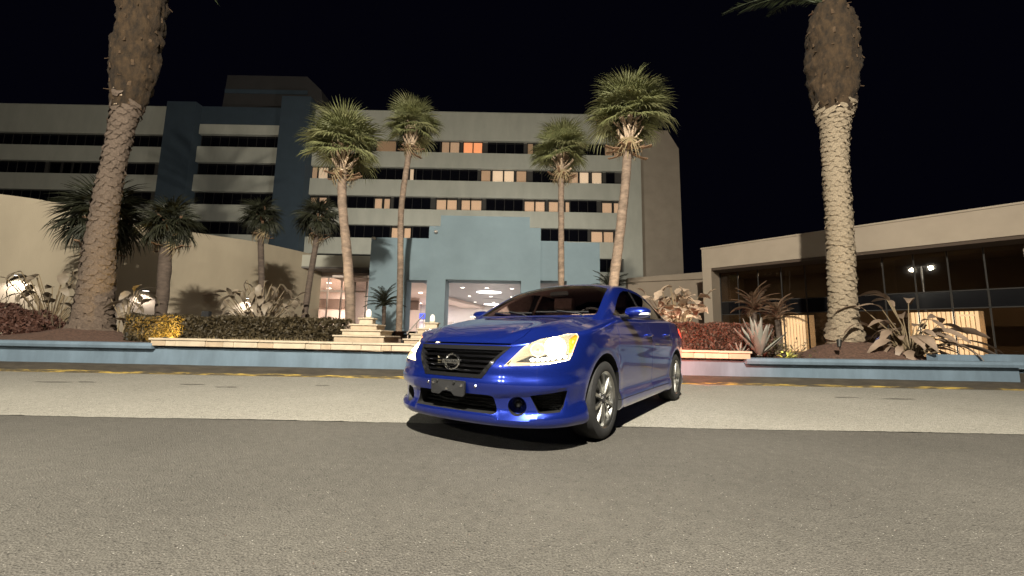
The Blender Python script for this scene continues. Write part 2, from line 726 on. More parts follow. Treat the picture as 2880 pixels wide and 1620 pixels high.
hbox('plant_room_band', -31.15, -22.3, .12, .197, 26.3, 26.75, BLUEDIM)
hbox('parapet_coping', -21.1, X1 + .03, -.05, .6, 24.455, 24.53, CREAM)
hbox('parapet_coping', X0, -36.1, -.05, .6, 24.455, 24.53, CREAM)

LITROWS = {
    5: [(-14.63, -12.55, .06), (-7.81, -6.92, .30), (-6.81, -5.87, .42), (-5.39, -4.46, 1.2), (-4.35, -3.45, 1.0), (1.4, 2.07, .10), (9.57, 10.36, .12), (10.51, 11.11, .2)],
    4: [(-21.38, -20.64, .3), (-20.53, -19.53, .62), (-19.05, -18.68, .6), (-10.93, -10.34, .62), (-3.44, -2.51, .22), (-2.25, -1.18, .75), (-1.03, -.04, .75), (.26, 1.26, .22),
        (5.81, 6.69, .45), (6.88, 7.8, .75), (8.17, 9.17, .6), (-48.74, -47.56, .06), (-47.37, -46.45, .06), (-46.27, -45.53, .10), (-37.23, -36.34, .12)],
    3: [(-21.09, -20.39, .12), (-20.21, -19.44, .55), (-14.44, -13.67, .5), (-13.45, -12.86, .45), (-8.0, -7.01, .46), (-6.9, -5.91, .46), (-5.4, -4.52, .46), (-4.41, -3.35, .46),
        (1.16, 2.14, .46), (2.29, 3.21, .55), (3.68, 4.6, .42), (5.41, 5.81, .4), (9.22, 10.21, .42), (10.43, 11.01, .5), (-37.25, -36.08, .10)],
    2: [(-12.58, -11.64, .42), (-11.21, -10.41, .46), (8.06, 9.19, .48), (9.34, 10.32, .35)],
}


def curtain_mat(level, orange):
    nm = 'lit_curtain_orange' if orange else 'lit_curtain_%02d' % int(level * 100)
    if nm in MATS:
        return MATS[nm]
    m = bpy.data.materials.new(nm)
    m.use_nodes = True
    t = m.node_tree
    p = t.nodes['Principled BSDF']
    p.inputs['Roughness'].default_value = .9
    tc = t.nodes.new('ShaderNodeTexCoord')
    wv = t.nodes.new('ShaderNodeTexWave')
    wv.inputs['Scale'].default_value = 3.2
    wv.inputs['Distortion'].default_value = 1.6
    t.links.new(tc.outputs['Object'], wv.inputs['Vector'])
    r = t.nodes.new('ShaderNodeValToRGB')
    c = (1.0, .42, .19) if orange else ((.88, .63, .43) if level < .6 else (1.0, .80, .58))
    r.color_ramp.elements[0].color = (*[q * .62 for q in c], 1)
    r.color_ramp.elements[1].color = (*c, 1)
    t.links.new(wv.outputs['Fac'], r.inputs[0])
    t.links.new(r.outputs[0], p.inputs['Base Color'])
    t.links.new(r.outputs[0], p.inputs['Emission Color'])
    p.inputs['Emission Strength'].default_value = level * .85
    MATS[nm] = m
    return m


# one pane of dark glass per bay: shared mesh, each pane its own object, lit ones have their curtains behind
b = MB()
b.box(-.45, .45, .02, .05, .04, 1.34)
b.box(-.48, -.45, -.03, .06, 0, 1.38, 1)
b.box(-.45, .45, -.02, .06, 0, .04, 1)
b.box(-.45, .45, -.02, .06, 1.34, 1.38, 1)
PANE = b.mesh('window', [DARKGLASS, ALU])
SCONCE = mat('window_lamp', (1, 1, 1), emit=(1, .9, .75), estr=2.4)
GLASSTHIN = glass_mat('thin_window_glass', (.92, .9, .88))
LITMESH = {}


def lit_window(w_, level, orange, low):
    key = (round(w_, 2), level, orange, low)
    if key not in LITMESH:
        b = MB()
        b.box(-w_ / 2, w_ / 2, .10, .13, .0, 1.18 if low else 1.34)
        me = b.mesh('curtain', curtain_mat(level, orange))
        LITMESH[key] = me
    return LITMESH[key]


random.seed(11)
npane = 0
for ri in range(6):
    z = SILLS[ri]
    for xa, xb, yo in ((-56.0, -36.1, .30), (-32.9, -24.3, .0), (-21.1, 11.25, .30)):
        if ri < 2 and xb < -20:
            continue
        if ri < 1:
            continue
        x = xa + .48
        while x < xb - .3:
            lit = None
            for a, c, lv in LITROWS.get(ri, []):
                if a - .25 < x < c + .25:
                    lit = True
            if not lit:
                link_mesh('window', PANE, hotel, (x, yo + .05, z))
                npane += 1
            x += .96
    for a, c, lv in LITROWS.get(ri, []):
        b = MB()
        w_ = c - a
        cx = (a + c) / 2
        b.box(-w_ / 2 - .10, -w_ / 2, -.03, .06, 0, 1.38)
        b.box(w_ / 2, w_ / 2 + .10, -.03, .06, 0, 1.38)
        b.box(-w_ / 2, w_ / 2, -.02, .06, 0, .04)
        b.box(-w_ / 2, w_ / 2, -.02, .06, 1.34, 1.38)
        wo = b.build('window', ALU, hotel, (cx, .35, z))
        b = MB()
        b.box(-w_ / 2, w_ / 2, .02, .04, .04, 1.34)
        b.build('pane', GLASSTHIN, wo)
        link_mesh('curtain', lit_window(w_, lv, ri == 5 and -5.5 < cx < -3, ri in (3, 2)), wo)
        if lv >= .55 and ri in (4, 5) and cx < 9:
            b = MB()
            b.box(-w_ * .3, w_ * .25, -.035, .015, .05, .13)
            b.build('table_lamp', SCONCE, wo)

# slanted tan stair tower at the right end
tw = empty('stair_tower', (14.0, 42, 0), 'windowless tan stair tower with a clipped corner at the right end of the hotel', 'building')
b = MB()
b.prism([(-.75, 0), (3.75, 0), (3.66, 21.4), (2.55, 23.33), (-.75, 23.33)], lambda u, v, a: (u, a, v), -1.0, 6)
b.build('wall', TAN, tw)
b = MB()
b.prism([(-.78, 23.335), (2.58, 23.335), (2.58, 23.43), (-.78, 23.43)], lambda u, v, a: (u, a, v), -1.05, 6)
b.build('coping', TAN, tw)
# lower linking wing between tower and conference building
lw = empty('linking_wing', (9.6, 24, 0), 'low tan linking wall between the blue entrance and the glass-fronted building', 'wall')
b = MB()
b.prism([(-2.6, 0), (3.2, 0), (3.2, 5.15), (-.1, 4.80), (-2.6, 4.55)], lambda u, v, a: (u, a, v), 0, .5)
b.build('wall', TAN, lw)
b = MB()
b.prism([(-2.65, 4.28), (3.2, 4.66), (3.2, 4.80), (-2.65, 4.42)], lambda u, v, a: (u, a, v), -.12, -.003)
b.build('string_course', TAN, lw)

# ---------------------------------------------------------------- blue stepped entrance portal with the lobby behind
PY = 20.0
por = empty('entrance_portal', (0, PY, 0), 'blue stepped stucco entrance portal with three openings into the lit lobby', 'building')
Z0 = .9


def pbox(name, x0, x1, y0, y1, z0, z1, m, parent=por):
    b = MB()
    b.box(x0, x1, y0, y1, z0, z1)
    return b.build(name, m, parent)


b = MB()
b.box(-4.23, -3.31, -.25, 1.0, Z0, 3.65)
b.box(.44, 1.40, -.25, 1.0, Z0, 3.65)
b.box(-4.23, 1.40, -.25, 1.0, 3.65, 6.36)
b.box(-3.67, .84, -.25, 1.0, 6.36, 6.92)
b.build('wall', PORTALBLUE, por)
b = MB()
b.box(-7.2, -5.30, 0, 1.0, Z0, 5.78)
b.box(-5.30, -4.233, 0, 1.0, 3.62, 5.78)
b.build('wing_wall', PORTALBLUE, por)
b = MB()
b.box(1.403, 2.75, 0, 1.0, 3.72, 5.76)
b.box(2.75, 4.42, 0, 1.0, Z0, 5.72)
b.build('wing_wall', PORTALBLUE, por)
b = MB()
b.box(-7.2, -7.18, 1.0, 3.5, Z0, 5.7)
b.build('wing_wall', PORTALBLUE, por)
b = MB()
b.box(4.40, 4.42, 1.0, 6, Z0, 5.6)
b.build('wing_wall', PORTALBLUE, por)
b = MB()
b.prism([(1.2, 0), (7.5, 0), (7.5, 4.4), (1.2, 5.6)], lambda u, v, a: (4.45, u, v), 0, 0)
b.build('portal_shadow_sheet', mat('shaded_grey_stucco', (.16, .15, .14), .9), por)  # dark sheet standing in for the portal's cast shadow on its right

FLOOR = mat('pale_lobby_floor', (.5, .46, .42), .25)
# unseen fill lamps added behind the parapet to brighten the hotel front
for x in (-6.2, -1.4, 3.4):
    fl = empty('added_roof_fill', (x, PY + 4.2, 5.2), {-6.2: 'left', -1.4: 'middle', 3.4: 'right'}[x] + ' added unseen fill lamp on the flat roof behind the blue portal parapet', 'floodlight', 'added roof fill lamps')
    b = MB()
    b.box(-.2, .2, -.08, .08, .05, .35)
    b.box(-.03, .03, -.03, .03, -1.25, .06)
    b.build('housing', FIXTURE, fl)
    lamp('added_fill_beam', 'SPOT', (0, .2, .3), 3800, (1, .97, .88), .12, ({-6.2: -17, -1.4: -5, 3.4: 3}[x], 14, .5), fl, 128, 1.0)
pbox('flat_roof', -7.15, 4.38, 1.02, 19.2, 3.96, 4.06, FIXTURE)
lob = empty('lobby', (0, PY, 0), 'bright hotel lobby with grey ceiling and rows of downlights behind the blue portal', 'room')
pbox('floor', -9.5, 4.38, 1.02, 18.4, 1.0, 1.05, FLOOR, lob)
pbox('ceiling', -5.0, 4.38, 1.02, 18.4, 3.82, 3.95, GREYCEIL, lob)
pbox('ceiling_panel', -9.5, -5.003, 1.02, 18.4, 3.82, 3.95, PINKW, lob)
pbox('back_wall', -9.5, 4.38, 18.41, 18.6, 1.0, 3.9, WHITEW, lob)
pbox('side_wall', -9.7, -9.51, 3.5, 18.4, 1.0, 3.9, PINKW, lob)
pbox('side_wall', 4.2, 4.38, 1.02, 18.4, 1.05, 3.82, WHITEW, lob)
b = MB()
b.prism([(-5.0, 9), (-5.0, 18.3), (-2.6, 18.3)], lambda u, v, a: (u, v, a), 3.60, 3.815)
b.build('bulkhead', PINKW, lob)
disc = MB()
disc.lathe([(.0001, -.012), (.10, -.012), (.105, 0)], 16)
dm = disc.mesh('downlight', LIGHTDISC)
trim = MB()
trim.lathe([(.105, -.02), (.16, -.014), (.17, 0)], 18)
tm = trim.mesh('trim_ring', PALEFRAME)
for (x, y) in ((-3.0, 4.21), (-1.53, 4.24), (0, 4.27), (-3.09, 9.1), (-1.53, 9.18), (0, 9.2), (-3.11, 14.0), (-1.52, 13.9), (0, 14), (-3.13, 17.9), (-1.5, 17.9), (1.6, 4.3), (1.6, 9.2), (3.1, 4.3), (3.1, 9.2)):
    d = link_mesh('downlight', dm, lob, (x, y, 3.818), scale=(1.25, 1.25, 1))
    link_mesh('trim_ring', tm, d)
for (x, y) in ((-6.31, 7.6), (-8.3, 16.4), (-6.4, 13), (-8.4, 8)):
    d = link_mesh('downlight', dm, lob, (x, y, 3.818), scale=(1.4, 1.4, 1))
for (x, y, r) in ((-1.52, 6.5, .82), (-1.5, 11.4, .8), (-1.7, 16.1, .8)):
    b = MB()
    b.lathe([(.0001, -.02), (r, -.02), (r + .03, 0)], 40)
    b.build('ceiling_disc', BIGDISC if y != 11.4 else GREYCEIL, lob, (x, y, 3.815))
for x, y in ((-1.5, 4), (-1.5, 10), (-1.5, 15.5)):
    lamp('lobby_light', 'AREA', (x, y, 3.70), 210, (1, .96, .93), 1.0, (x, y, 0), lob)
lamp('lobby_light', 'AREA', (-7.0, 8, 3.70), 190, (1, .87, .80), .8, (-7.0, 8, 0), lob)
lamp('lobby_light', 'AREA', (-7.0, 15, 3.70), 230, (1, .94, .92), .8, (-7.0, 15, 0), lob)
# lobby furniture: desk, framed panels, chairs, an illuminated blue sign
b = MB()
b.box(-9.0, -5.2, 15.5, 16.2, 1.05, 2.15)
b.box(-9.1, -5.1, 15.4, 16.3, 2.15, 2.22)
b.build('reception_desk', WHITEW, lob)
sg = empty('lobby_sign', (-7.3, PY + 14.5, 2.55), 'small illuminated blue sign glowing inside the left lobby opening', 'sign')
b = MB()
b.box(-.62, .62, 0, .1, -.24, .24)
b.build('sign_panel', mat('blue_sign_glow', (.05, .08, .6), .4, emit=(.10, .16, .95), estr=1.1), sg)
b = MB()
b.box(-.70, .70, .02, .08, .24, .30)
b.box(-.70, .70, .02, .08, -.30, -.24)
b.box(-.70, -.62, .02, .08, -.24, .24)
b.box(.62, .70, .02, .08, -.24, .24)
b.build('sign_frame', WHITEW, sg)
b = MB()
b.tube([(-.5, .05, .30), (-.5, .05, 1.26)], .012, 6)
b.tube([(.5, .05, .30), (.5, .05, 1.26)], .012, 6)
b.build('hanger', ALU, sg)
for i, x in enumerate((-3.1, -2.2, -1.2, -.2, .8)):
    c = empty('lobby_chair', (x, PY + 9.5 + (i % 2) * 1.2, 1.05),
              ('pale lobby chair nearest the left pier', 'second pale lobby chair from the left pier', 'middle pale lobby chair', 'fourth pale lobby chair from the left pier', 'pale lobby chair nearest the right pier')[i] + ' seen through the main portal opening',
              'chair', 'pale chairs in the lobby')
    b = MB()
    b.box(-.28, .28, -.28, .28, .36, .48)
    bevel(b.build('seat', PINKW, c), .04)
    b = MB()
    b.prism(rounded([(-.28, .48), (.28, .48), (.22, 1.05), (-.22, 1.05)], .12), lambda u, v, a: (u, a, v), .2, .28)
    b.build('backrest', PINKW, c)
    for sx in (-1, 1):
        for sy in (-1, 1):
            b = MB()
            b.tube([(sx * .22, sy * .22, .36), (sx * .26, sy * .26, 0)], .018, 6)
            b.build('leg', ALU, c)
# storefront to the left of the portal
sf = empty('glazed_storefront', (-9.4, 22.5, 0), 'warmly lit glazed storefront between the curved tan wall and the blue portal', 'building')


def sbox(name, x0, x1, y0, y1, z0, z1, m):
    b = MB()
    b.box(x0, x1, y0, y1, z0, z1)
    return b.build(name, m, sf)


sbox('fascia', -2.6, 2.2, -1.3, .6, 4.42, 5.05, CREAM)
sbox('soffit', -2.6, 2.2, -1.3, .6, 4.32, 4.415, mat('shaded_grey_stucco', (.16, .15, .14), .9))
sbox('transom', -1.9, 1.2, 0, .06, 3.22, 3.30, PALEFRAME)
sbox('head_frame', -1.9, 1.2, 0, .06, 4.0, 4.1, PALEFRAME)
sbox('header_wall', -2.6, 2.2, .06, .16, 4.1, 4.32, PINKW)
for x in (-1.85, -.98, -.22, .55, 1.2):
    sbox('mullion', x - .03, x + .03, -.02, .08, .9, 4.0, PALEFRAME)
for x0, x1 in ((-1.82, -1.01), (-.95, -.25), (-.19, .52), (.58, 1.17)):
    sbox('glass_pane', x0, x1, .02, .035, 3.30, 4.0, GLASSTHIN)
    sbox('glass_pane', x0, x1, .02, .035, .9, 3.22, GLASSTHIN)
sbox('floor', -9, 2.15, .2, 9, .9, 1.0, FLOOR)
sbox('ceiling', -9, 2.15, .2, 9, 4.3, 4.4, PINKW)
sbox('back_wall', -9, 2.15, 9.0, 9.2, 1.0, 4.3, PINKW)
sbox('inner_band', -9, 2.1, 8.8, 8.99, 2.9, 3.6, mat('brown_band', (.13, .09, .07), .7))
sbox('inner_counter', -4, .5, 6.0, 6.8, 1.0, 2.0, WHITEW)
for (x, y) in ((-3.0, 4.5), (-1.4, 5.2), (-2.8, 8.2), (-1.5, 8.0), (.2, 4.8), (-4.4, 7.6), (0, 7.8)):
    link_mesh('downlight', dm, sf, (x, y, 4.296), scale=(1.5, 1.5, 1))
lamp('storefront_light', 'AREA', (-.8, 3.0, 4.2), 520, (1, .86, .75), .9, (-.8, 3.0, 0), sf)
lamp('storefront_light', 'AREA', (-2.8, 6.8, 4.2), 480, (1, .87, .76), .9, (-2.8, 6.8, 0), sf)

# steps with stepped stone pedestals in front of the portal
plaza = props(sheet('entrance_terrace', -12, 6, 14.3, 20.0, .98, STONE2), kind='structure')
st = empty('entrance_stairs', (-2.7, 10.9, 0), 'pale stone steps climbing between two stepped pedestals to the lobby', 'stairs')
for k in range(5):
    b = MB()
    b.box(-.32 + .0 * k, 1.6, .60 * k, .60 * k + .58, .40, .56 + .085 * k)
    o = b.build('step', STONE if k % 2 else STONE2, st)
    bevel(o, .01, 1)


def pedestal(name, x, y, label, dz=0.0):
    p = empty(name, (x, y, dz), label, 'pedestal', 'stepped stone pedestals')
    for k, (w_, z0, z1, dp) in enumerate(((1.14, .40, .805, 1.22), (.90, .805, .930, 1.02), (.64, .930, 1.058, .82), (.36, 1.058, 1.205, .62))):
        b = MB()
        b.box(-w_ / 2 + .03, w_ / 2 - .03, 0.03 + .12 * k, dp, z0, z1 - .035)
        bevel(b.build('stone_tier', STONE if k % 2 else STONE2, p), .008, 1)
        b = MB()
        b.box(-w_ / 2, w_ / 2, .12 * k, dp + .03, z1 - .035, z1)
        bevel(b.build('tier_slab', STONE, p), .008, 1)
    return p


pedestal('stone_pedestal', -3.30, 8.75, 'stepped pale stone pedestal on the left of the entrance steps')
pedestal('stone_pedestal', -1.95, 9.4, 'stepped pale stone pedestal just behind the car bonnet, right of the entrance steps', -.055)
LANT = mat('frosted_lantern', (.85, .80, .72), .5, emit=(1, .86, .68), estr=.30)
for x, y, z, lb in ((-3.30, 9.30, 1.207, 'small white cone-shaped lantern on the left stone pedestal'), (-1.95, 9.95, 1.152, 'small white cone-shaped lantern on the right stone pedestal')):
    l = empty('lantern', (x, y, z), lb, 'lantern', 'white lanterns on the pedestals')
    b = MB()
    b.lathe([(.072, 0), (.072, .025), (.06, .03)], 16)
    b.build('base', STONE, l)
    b = MB()
    b.lathe([(.058, .028), (.066, .08), (.058, .15), (.036, .19), (.0005, .205)], 16)
    b.build('shade', LANT, l, smooth=True)
hr = empty('handrail', (-2.95, 11.8, 0), 'thin metal handrail sloping up the steps left of the right pedestal', 'handrail')
b = MB()
b.tube([(-.08, 0, .90), (-.26, 3.0, 1.62)], .022, 8)
b.build('rail', PALEFRAME, hr)
for t in (0.03, .5, .97):
    b = MB()
    b.tube([(-.08 - .18 * t, 3 * t, .45 + .3 * t), (-.08 - .18 * t, 3 * t, .89 + .72 * t)], .016, 6)
    b.build('post', PALEFRAME, hr)

# floodlights on the portal corners
for x, z, y, lb in ((-7.03, 5.70, PY - .02, 'small white security floodlight on the left shoulder of the blue portal'), (-3.86, 6.03, PY - .27, 'small white security floodlight on the upper step of the blue portal')):
    f = empty('security_light', (x, y, z), lb, 'security light', 'security lights on the portal')
    b = MB()
    b.box(-.05, .05, -.02, 0, -.05, .05)
    b.build('back_plate', WHITEW, f)
    for sx in (-1, 1):
        b = MB()
        T = Matrix.Translation((sx * .06, -.10, .02)) @ Matrix.Rotation(R(sx * -25), 4, 'Z') @ Matrix.Rotation(R(100), 4, 'X')
        k0 = len(b.v)
        b.lathe([(.0005, 0), (.045, .01), (.055, .10), (.05, .11)], 12)
        b.v[k0:] = [tuple(T @ Vector(p)) for p in b.v[k0:]]
        b.build('lamp_head', WHITEW, f)

# ---------------------------------------------------------------- curved tan wall on the left
cw = empty('curved_wall', (-14, 16, 0), 'tall curved tan stucco wall sweeping back behind the left palms', 'wall')
CW = arc([(-21.5, 11.2), (-18.6, 12.1), (-17.0, 12.75), (-16.1, 13.35), (-15.55, 14.4), (-15.1, 15.9), (-14.5, 17.0), (-13.6, 17.9), (-12.5, 18.9), (-11.75, 20.2), (-11.1, 21.6), (-10.75, 22.4)], 60)

b = MB()
vs = []
nn = len(CW)
tan_ = np.gradient(CW, axis=0)
tan_ /= np.linalg.norm(tan_, axis=1)[:, None]
for i in range(nn):
    p, t = CW[i], tan_[i]
    q = p + np.array([-t[1], t[0]]) * .45
    for z in (.3, 2.0, 3.6, 5.2):
        vs.append((p[0] + 14, p[1] - 16, z))
    vs.append((q[0] + 14, q[1] - 16, 5.2))
    vs.append((q[0] + 14, q[1] - 16, .3))
for i in range(nn - 1):
    for k in range(6):
        b.f.append((i * 6 + k, (i + 1) * 6 + k, (i + 1) * 6 + (k + 1) % 6, i * 6 + (k + 1) % 6))
        b.mi.append(0)
b.v = vs
b.f += [tuple(range(6)), tuple((nn - 1) * 6 + k for k in range(6))[::-1]]
b.mi += [0, 0]
o = b.build('wall', mat('dull_tan_stucco', (0.330, 0.280, 0.205), 0.9, var=0.12, scale=0.7, bump=0.25, bscale=60, stretch=(1, 1, .35)), cw, smooth=True, angle=40)
fix = bmesh.new()
fix.from_mesh(o.data)
bmesh.ops.recalc_face_normals(fix, faces=fix.faces)
fix.to_mesh(o.data)
fix.free()


def wall_light(x, y, z, nx, ny, label, power=9.0, col=(1, .90, .88)):
    a = math.atan2(ny, nx) + math.pi / 2
    w_ = empty('wall_light', (x, y, z), label, 'wall light', 'down lights on the walls', a)
    b = MB()
    b.box(-.12, .12, -.24, .02, -.02, .03)
    bevel(b.build('housing', FIXTURE, w_), .008, 1)
    b = MB()
    b.box(-.09, .09, -.21, -.11, -.030, -.0205)
    b.build('lens', mat('wall_light_glow', (1, 1, 1), emit=(1, .93, .86), estr=5), w_)
    lamp('wall_light_beam', 'SPOT', (0, -.20, -.06), power, col, .05, (0, -.05, -1.5), w_, spot=124, blend=.6)
    return w_


def on_curve(px_, py_):
    d = np.linalg.norm(CW - np.array([px_, py_]), axis=1)
    i = int(np.argmin(d))
    t = tan_[i]
    n = np.array([t[1], -t[0]])
    return CW[i], n


for (x, y, z, lb, pw_) in ((-16.25, 13.3, 2.56, 'leftmost glowing down light on the curved tan wall, above the white-lit leaves', 95),
                          (-14.9, 16.3, 2.45, 'middle glowing down light on the curved tan wall beside the slim palm trunk', 100),
                          (-12.5, 18.95, 2.45, 'small down light on the curved tan wall behind the bare paddle-leaf shrub', 95)):
    p, n = on_curve(x, y)
    wall_light(p[0] + n[0] * .02, p[1] + n[1] * .02, z, n[0], n[1], lb, pw_)

# ---------------------------------------------------------------- glass-fronted building on the right (45 degrees)
rb = empty('conference_building', (9.05, 18.87, 0), 'low tan building with a deep fascia and tall dark glazing on the right', 'building', rz=math.atan2(-.72606, .68763))
# local space: x along the front, -y out of the front


def rbox(name, x0, x1, y0, y1, z0, z1, m, parent=rb, bev=0):
    b = MB()
    b.box(x0, x1, y0, y1, z0, z1)
    return b.build(name, m, parent)


LEN = 16.0
rbox('fascia', 0, LEN, 0, .6, 4.25, 5.20, TAN)
rbox('fascia_coping', -.03, LEN, -.04, .65, 5.203, 5.27, TAN)
rbox('pier', 0, .40, 0, 1.25, 0, 4.247, TAN)
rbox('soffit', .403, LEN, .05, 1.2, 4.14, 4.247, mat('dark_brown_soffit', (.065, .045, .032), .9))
rbox('roof', .0, LEN, .62, 14, 4.8, 5.1, TAN)
rbox('side_wall', .0, .3, 1.26, 14, 0, 4.75, TAN)
rbox('back_wall', .32, LEN, 5.0, 5.2, 0, 4.7, mat('brown_interior', (.20, .17, .135), .9, var=.1, scale=1))
rbox('floor', .32, LEN, 1.3, 5.0, .30, .34, mat('brown_carpet', (.09, .06, .045), .95))
rbox('ceiling', .32, LEN, 1.3, 5.0, 4.3, 4.4, mat('brown_interior', (.34, .25, .17), .9))
lamp('added_room_fill', 'AREA', (2.2, 3.2, 4.2), 14, (1, .88, .7), .6, (2.2, 3.2, 0), rb)  # unseen lamps added to brighten the room behind the glass
lamp('added_room_fill', 'AREA', (6.4, 3.2, 4.2), 5, (1, .88, .7), .6, (6.4, 3.2, 0), rb)
rbox('sill_wall', .403, LEN, 1.0, 1.25, 0, .42, TAN)
BRONZE = glass_mat('bronze_glass', (.58, .51, .43), .9, .015, 1.6)
SPAND = mat('black_spandrel_glass', (.006, .006, .007), .08)
xs_m = [.42, 1.2, 2.04, 2.94, 3.80, 5.0, 6.24, 7.08, 7.92, 8.76, 9.9, 11.1, 12.3, 13.5, 14.7, 15.9]
for i in range(len(xs_m) - 1):
    a, c = xs_m[i] + .025, xs_m[i + 1] - .025
    rbox('window_pane', a, c, 1.05, 1.065, 2.74, 4.13, BRONZE)
    rbox('spandrel_panel', a, c, 1.05, 1.08, 2.14, 2.70, SPAND)
    rbox('window_pane', a, c, 1.05, 1.065, .43, 2.10, BRONZE)
    rbox('mullion', xs_m[i] - .020, xs_m[i] + .020, 1.03, 1.12, .42, 4.14, ALU)
rbox('transom', .45, 15.8, 1.03, 1.10, 2.70, 2.74, ALU)
rbox('transom', .45, 15.8, 1.03, 1.10, 2.10, 2.14, ALU)
BLIND = mat('lit_vertical_blind', (.8, .68, .5), .8, emit=(1.0, .86, .64), estr=3.0)
for x0, x1 in ((2.78, 3.74), (6.86, 8.55)):
    n = int((x1 - x0) / .11)
    bs = MB()
    bs.box(-.045, .045, -.004, .004, .50, 2.02)
    bme = bs.mesh('blind_slat', BLIND)
    for k in range(n):
        link_mesh('blind_slat', bme, rb, (x0 + .055 + k * .11, 1.24, 0), (0, 0, R(24 + 7 * math.sin(k * 2.3))))
    rbox('lit_room_wall', x0 - .1, x1 + .1, 2.0, 2.05, .42, 2.06, mat('lit_room_wall', (.7, .55, .38), .9, emit=(1.0, .78, .52), estr=.5))
rbox('exit_sign', 3.35, 3.62, 1.12, 1.14, 1.66, 1.72, mat('strip_lamp', (1, 1, 1), emit=(1, .9, .7), estr=2.5))
rbox('exit_sign', 8.05, 8.40, 1.12, 1.14, 1.84, 1.91, mat('strip_lamp', (1, 1, 1), emit=(1, .9, .7), estr=2.5))
nb = Vector((-.72606, -.68763))
for (x, y, z, lb) in ((7.85, 23.86, 3.05, 'down light on the linking wall just past the car roof'), (9.55, 23.86, 2.75, 'down light on the linking wall behind the round-leaved plant')):
    wall_light(x, y, z, 0, -1, lb, 120, (1, .86, .70))

# ---------------------------------------------------------------- lamp posts of the car park (behind the camera, mirrored in the glass)
GALV = mat('galvanised_pole', (.34, .34, .33), .45, .7)


def lamp_post(name, x, y, h, heads, label):
    p = empty(name, (x, y, 0), label, 'street lamp', 'car park lamp posts')
    b = MB()
    b.tube([(0, 0, 0), (0, 0, h * .5), (0, 0, h + .05)], [.11, .09, .07], 12)
    b.build('pole', GALV, p)
    for hx, hy, hz in heads:
        v = Vector((hx - x, hy - y, 0))
        b = MB()
        b.tube([(0, 0, h), v * .5 + Vector((0, 0, hz + .02)), v + Vector((0, 0, hz))], .04, 8)
        b.build('arm', GALV, p)
        a = math.atan2(v.y, v.x)
        b = MB()
        T = Matrix.Translation((v.x, v.y, hz)) @ Matrix.Rotation(a, 4, 'Z')
        b.box(-.35, .35, -.2, .2, .0, .14, 0, T)
        bevel(b.build('lamp_head', FIXTURE, p), .04)
    return p


lamp_post('lamp_post', -13.45, -11.9, 9.0, FAR_HEADS, 'tall twin-headed car park lamp mirrored in the dark glazing')
lamp_post('lamp_post', 1.2, -5.2, 9.8, [NEAR_HEAD], 'single-headed car park lamp standing behind the photographer')
# ================================================================ the blue car (car space: x forward, y to its left, z up)
def rgb(h):
    return tuple(((int(h[i:i + 2], 16) / 255) ** 2.2) for i in (0, 2, 4))


def paint():
    m = bpy.data.materials.new('blue_metallic_paint')
    m.use_nodes = True
    t = m.node_tree
    b = t.nodes['Principled BSDF']
    b.inputs['Metallic'].default_value = 0.72
    b.inputs['Roughness'].default_value = 0.30
    b.inputs['Coat Weight'].default_value = 1.0
    b.inputs['Coat Roughness'].default_value = 0.02
    b.inputs['Coat IOR'].default_value = 1.6
    tc = t.nodes.new('ShaderNodeTexCoord')
    v = t.nodes.new('ShaderNodeTexVoronoi')
    v.inputs['Scale'].default_value = 900
    t.links.new(tc.outputs['Object'], v.inputs['Vector'])
    r = t.nodes.new('ShaderNodeValToRGB')
    r.color_ramp.elements[0].color = (0.006, 0.015, 0.150, 1)
    r.color_ramp.elements[1].color = (0.014, 0.040, 0.37, 1)
    sp = t.nodes.new('ShaderNodeSeparateColor')
    t.links.new(v.outputs['Color'], sp.inputs[0])
    t.links.new(sp.outputs[0], r.inputs[0])
    t.links.new(r.outputs[0], b.inputs['Base Color'])
    return m


PAINT = paint()
BLACK = mat('matte_black_plastic', (0.012, 0.012, 0.012), 0.55)
GLOSSBLACK = mat('gloss_black_plastic', (0.010, 0.010, 0.011), 0.12, coat=0.5)
GREYPL = mat('grey_textured_plastic', (0.011, 0.011, 0.012), 0.7, bump=0.2, bscale=400)
CHROME = mat('chrome', (0.75, 0.75, 0.74), 0.12, 1.0)
DARKCHROME = mat('smoked_chrome', (0.24, 0.24, 0.26), 0.2, 1.0)
RUBBER = mat('tyre_rubber', (0.014, 0.014, 0.0145), 0.8, var=0.3, scale=30, bump=0.2, bscale=200)
ALLOY = mat('machined_alloy', (0.52, 0.52, 0.50), 0.28, 1.0)
ALLOYDARK = mat('painted_grey_alloy', (0.10, 0.10, 0.105), 0.35, 0.8)
TINT = glass_mat('dark_tinted_glass', (0.16, 0.145, 0.14), 0.9)
WSGLASS = glass_mat('windscreen_glass', (0.66, 0.62, 0.60), 0.9)
CLEAR = glass_mat('clear_lens', (0.96, 0.96, 0.96), 1.0, 0.02, 1.35)
INTER = mat('dark_grey_upholstery', (0.42, 0.33, 0.30), 0.85, var=0.25, scale=40)
BEAM = mat('headlight_glow', (1, 1, 1), emit=(1.0, 0.86, 0.55), estr=60.0)
REFLECT = mat('lit_reflector', (0.9, 0.88, 0.8), 0.18, 1.0, emit=(1.0, 0.80, 0.46), estr=0.72)
LED = mat('led_glow', (1, 1, 1), emit=(1.0, 0.95, 0.82), estr=9.0)
AMBER = mat('amber_lens', (0.8, 0.12, 0.01), 0.15, emit=(1.0, 0.13, 0.012), estr=1.1)
AMBERHOT = mat('amber_bulb', (0.9, 0.3, 0.02), 0.2, emit=(1.0, 0.42, 0.06), estr=5.0)
TAILRED = mat('red_tail_lens', (0.55, 0.02, 0.015), 0.12, coat=1, emit=(1.0, 0.07, 0.03), estr=2.2)

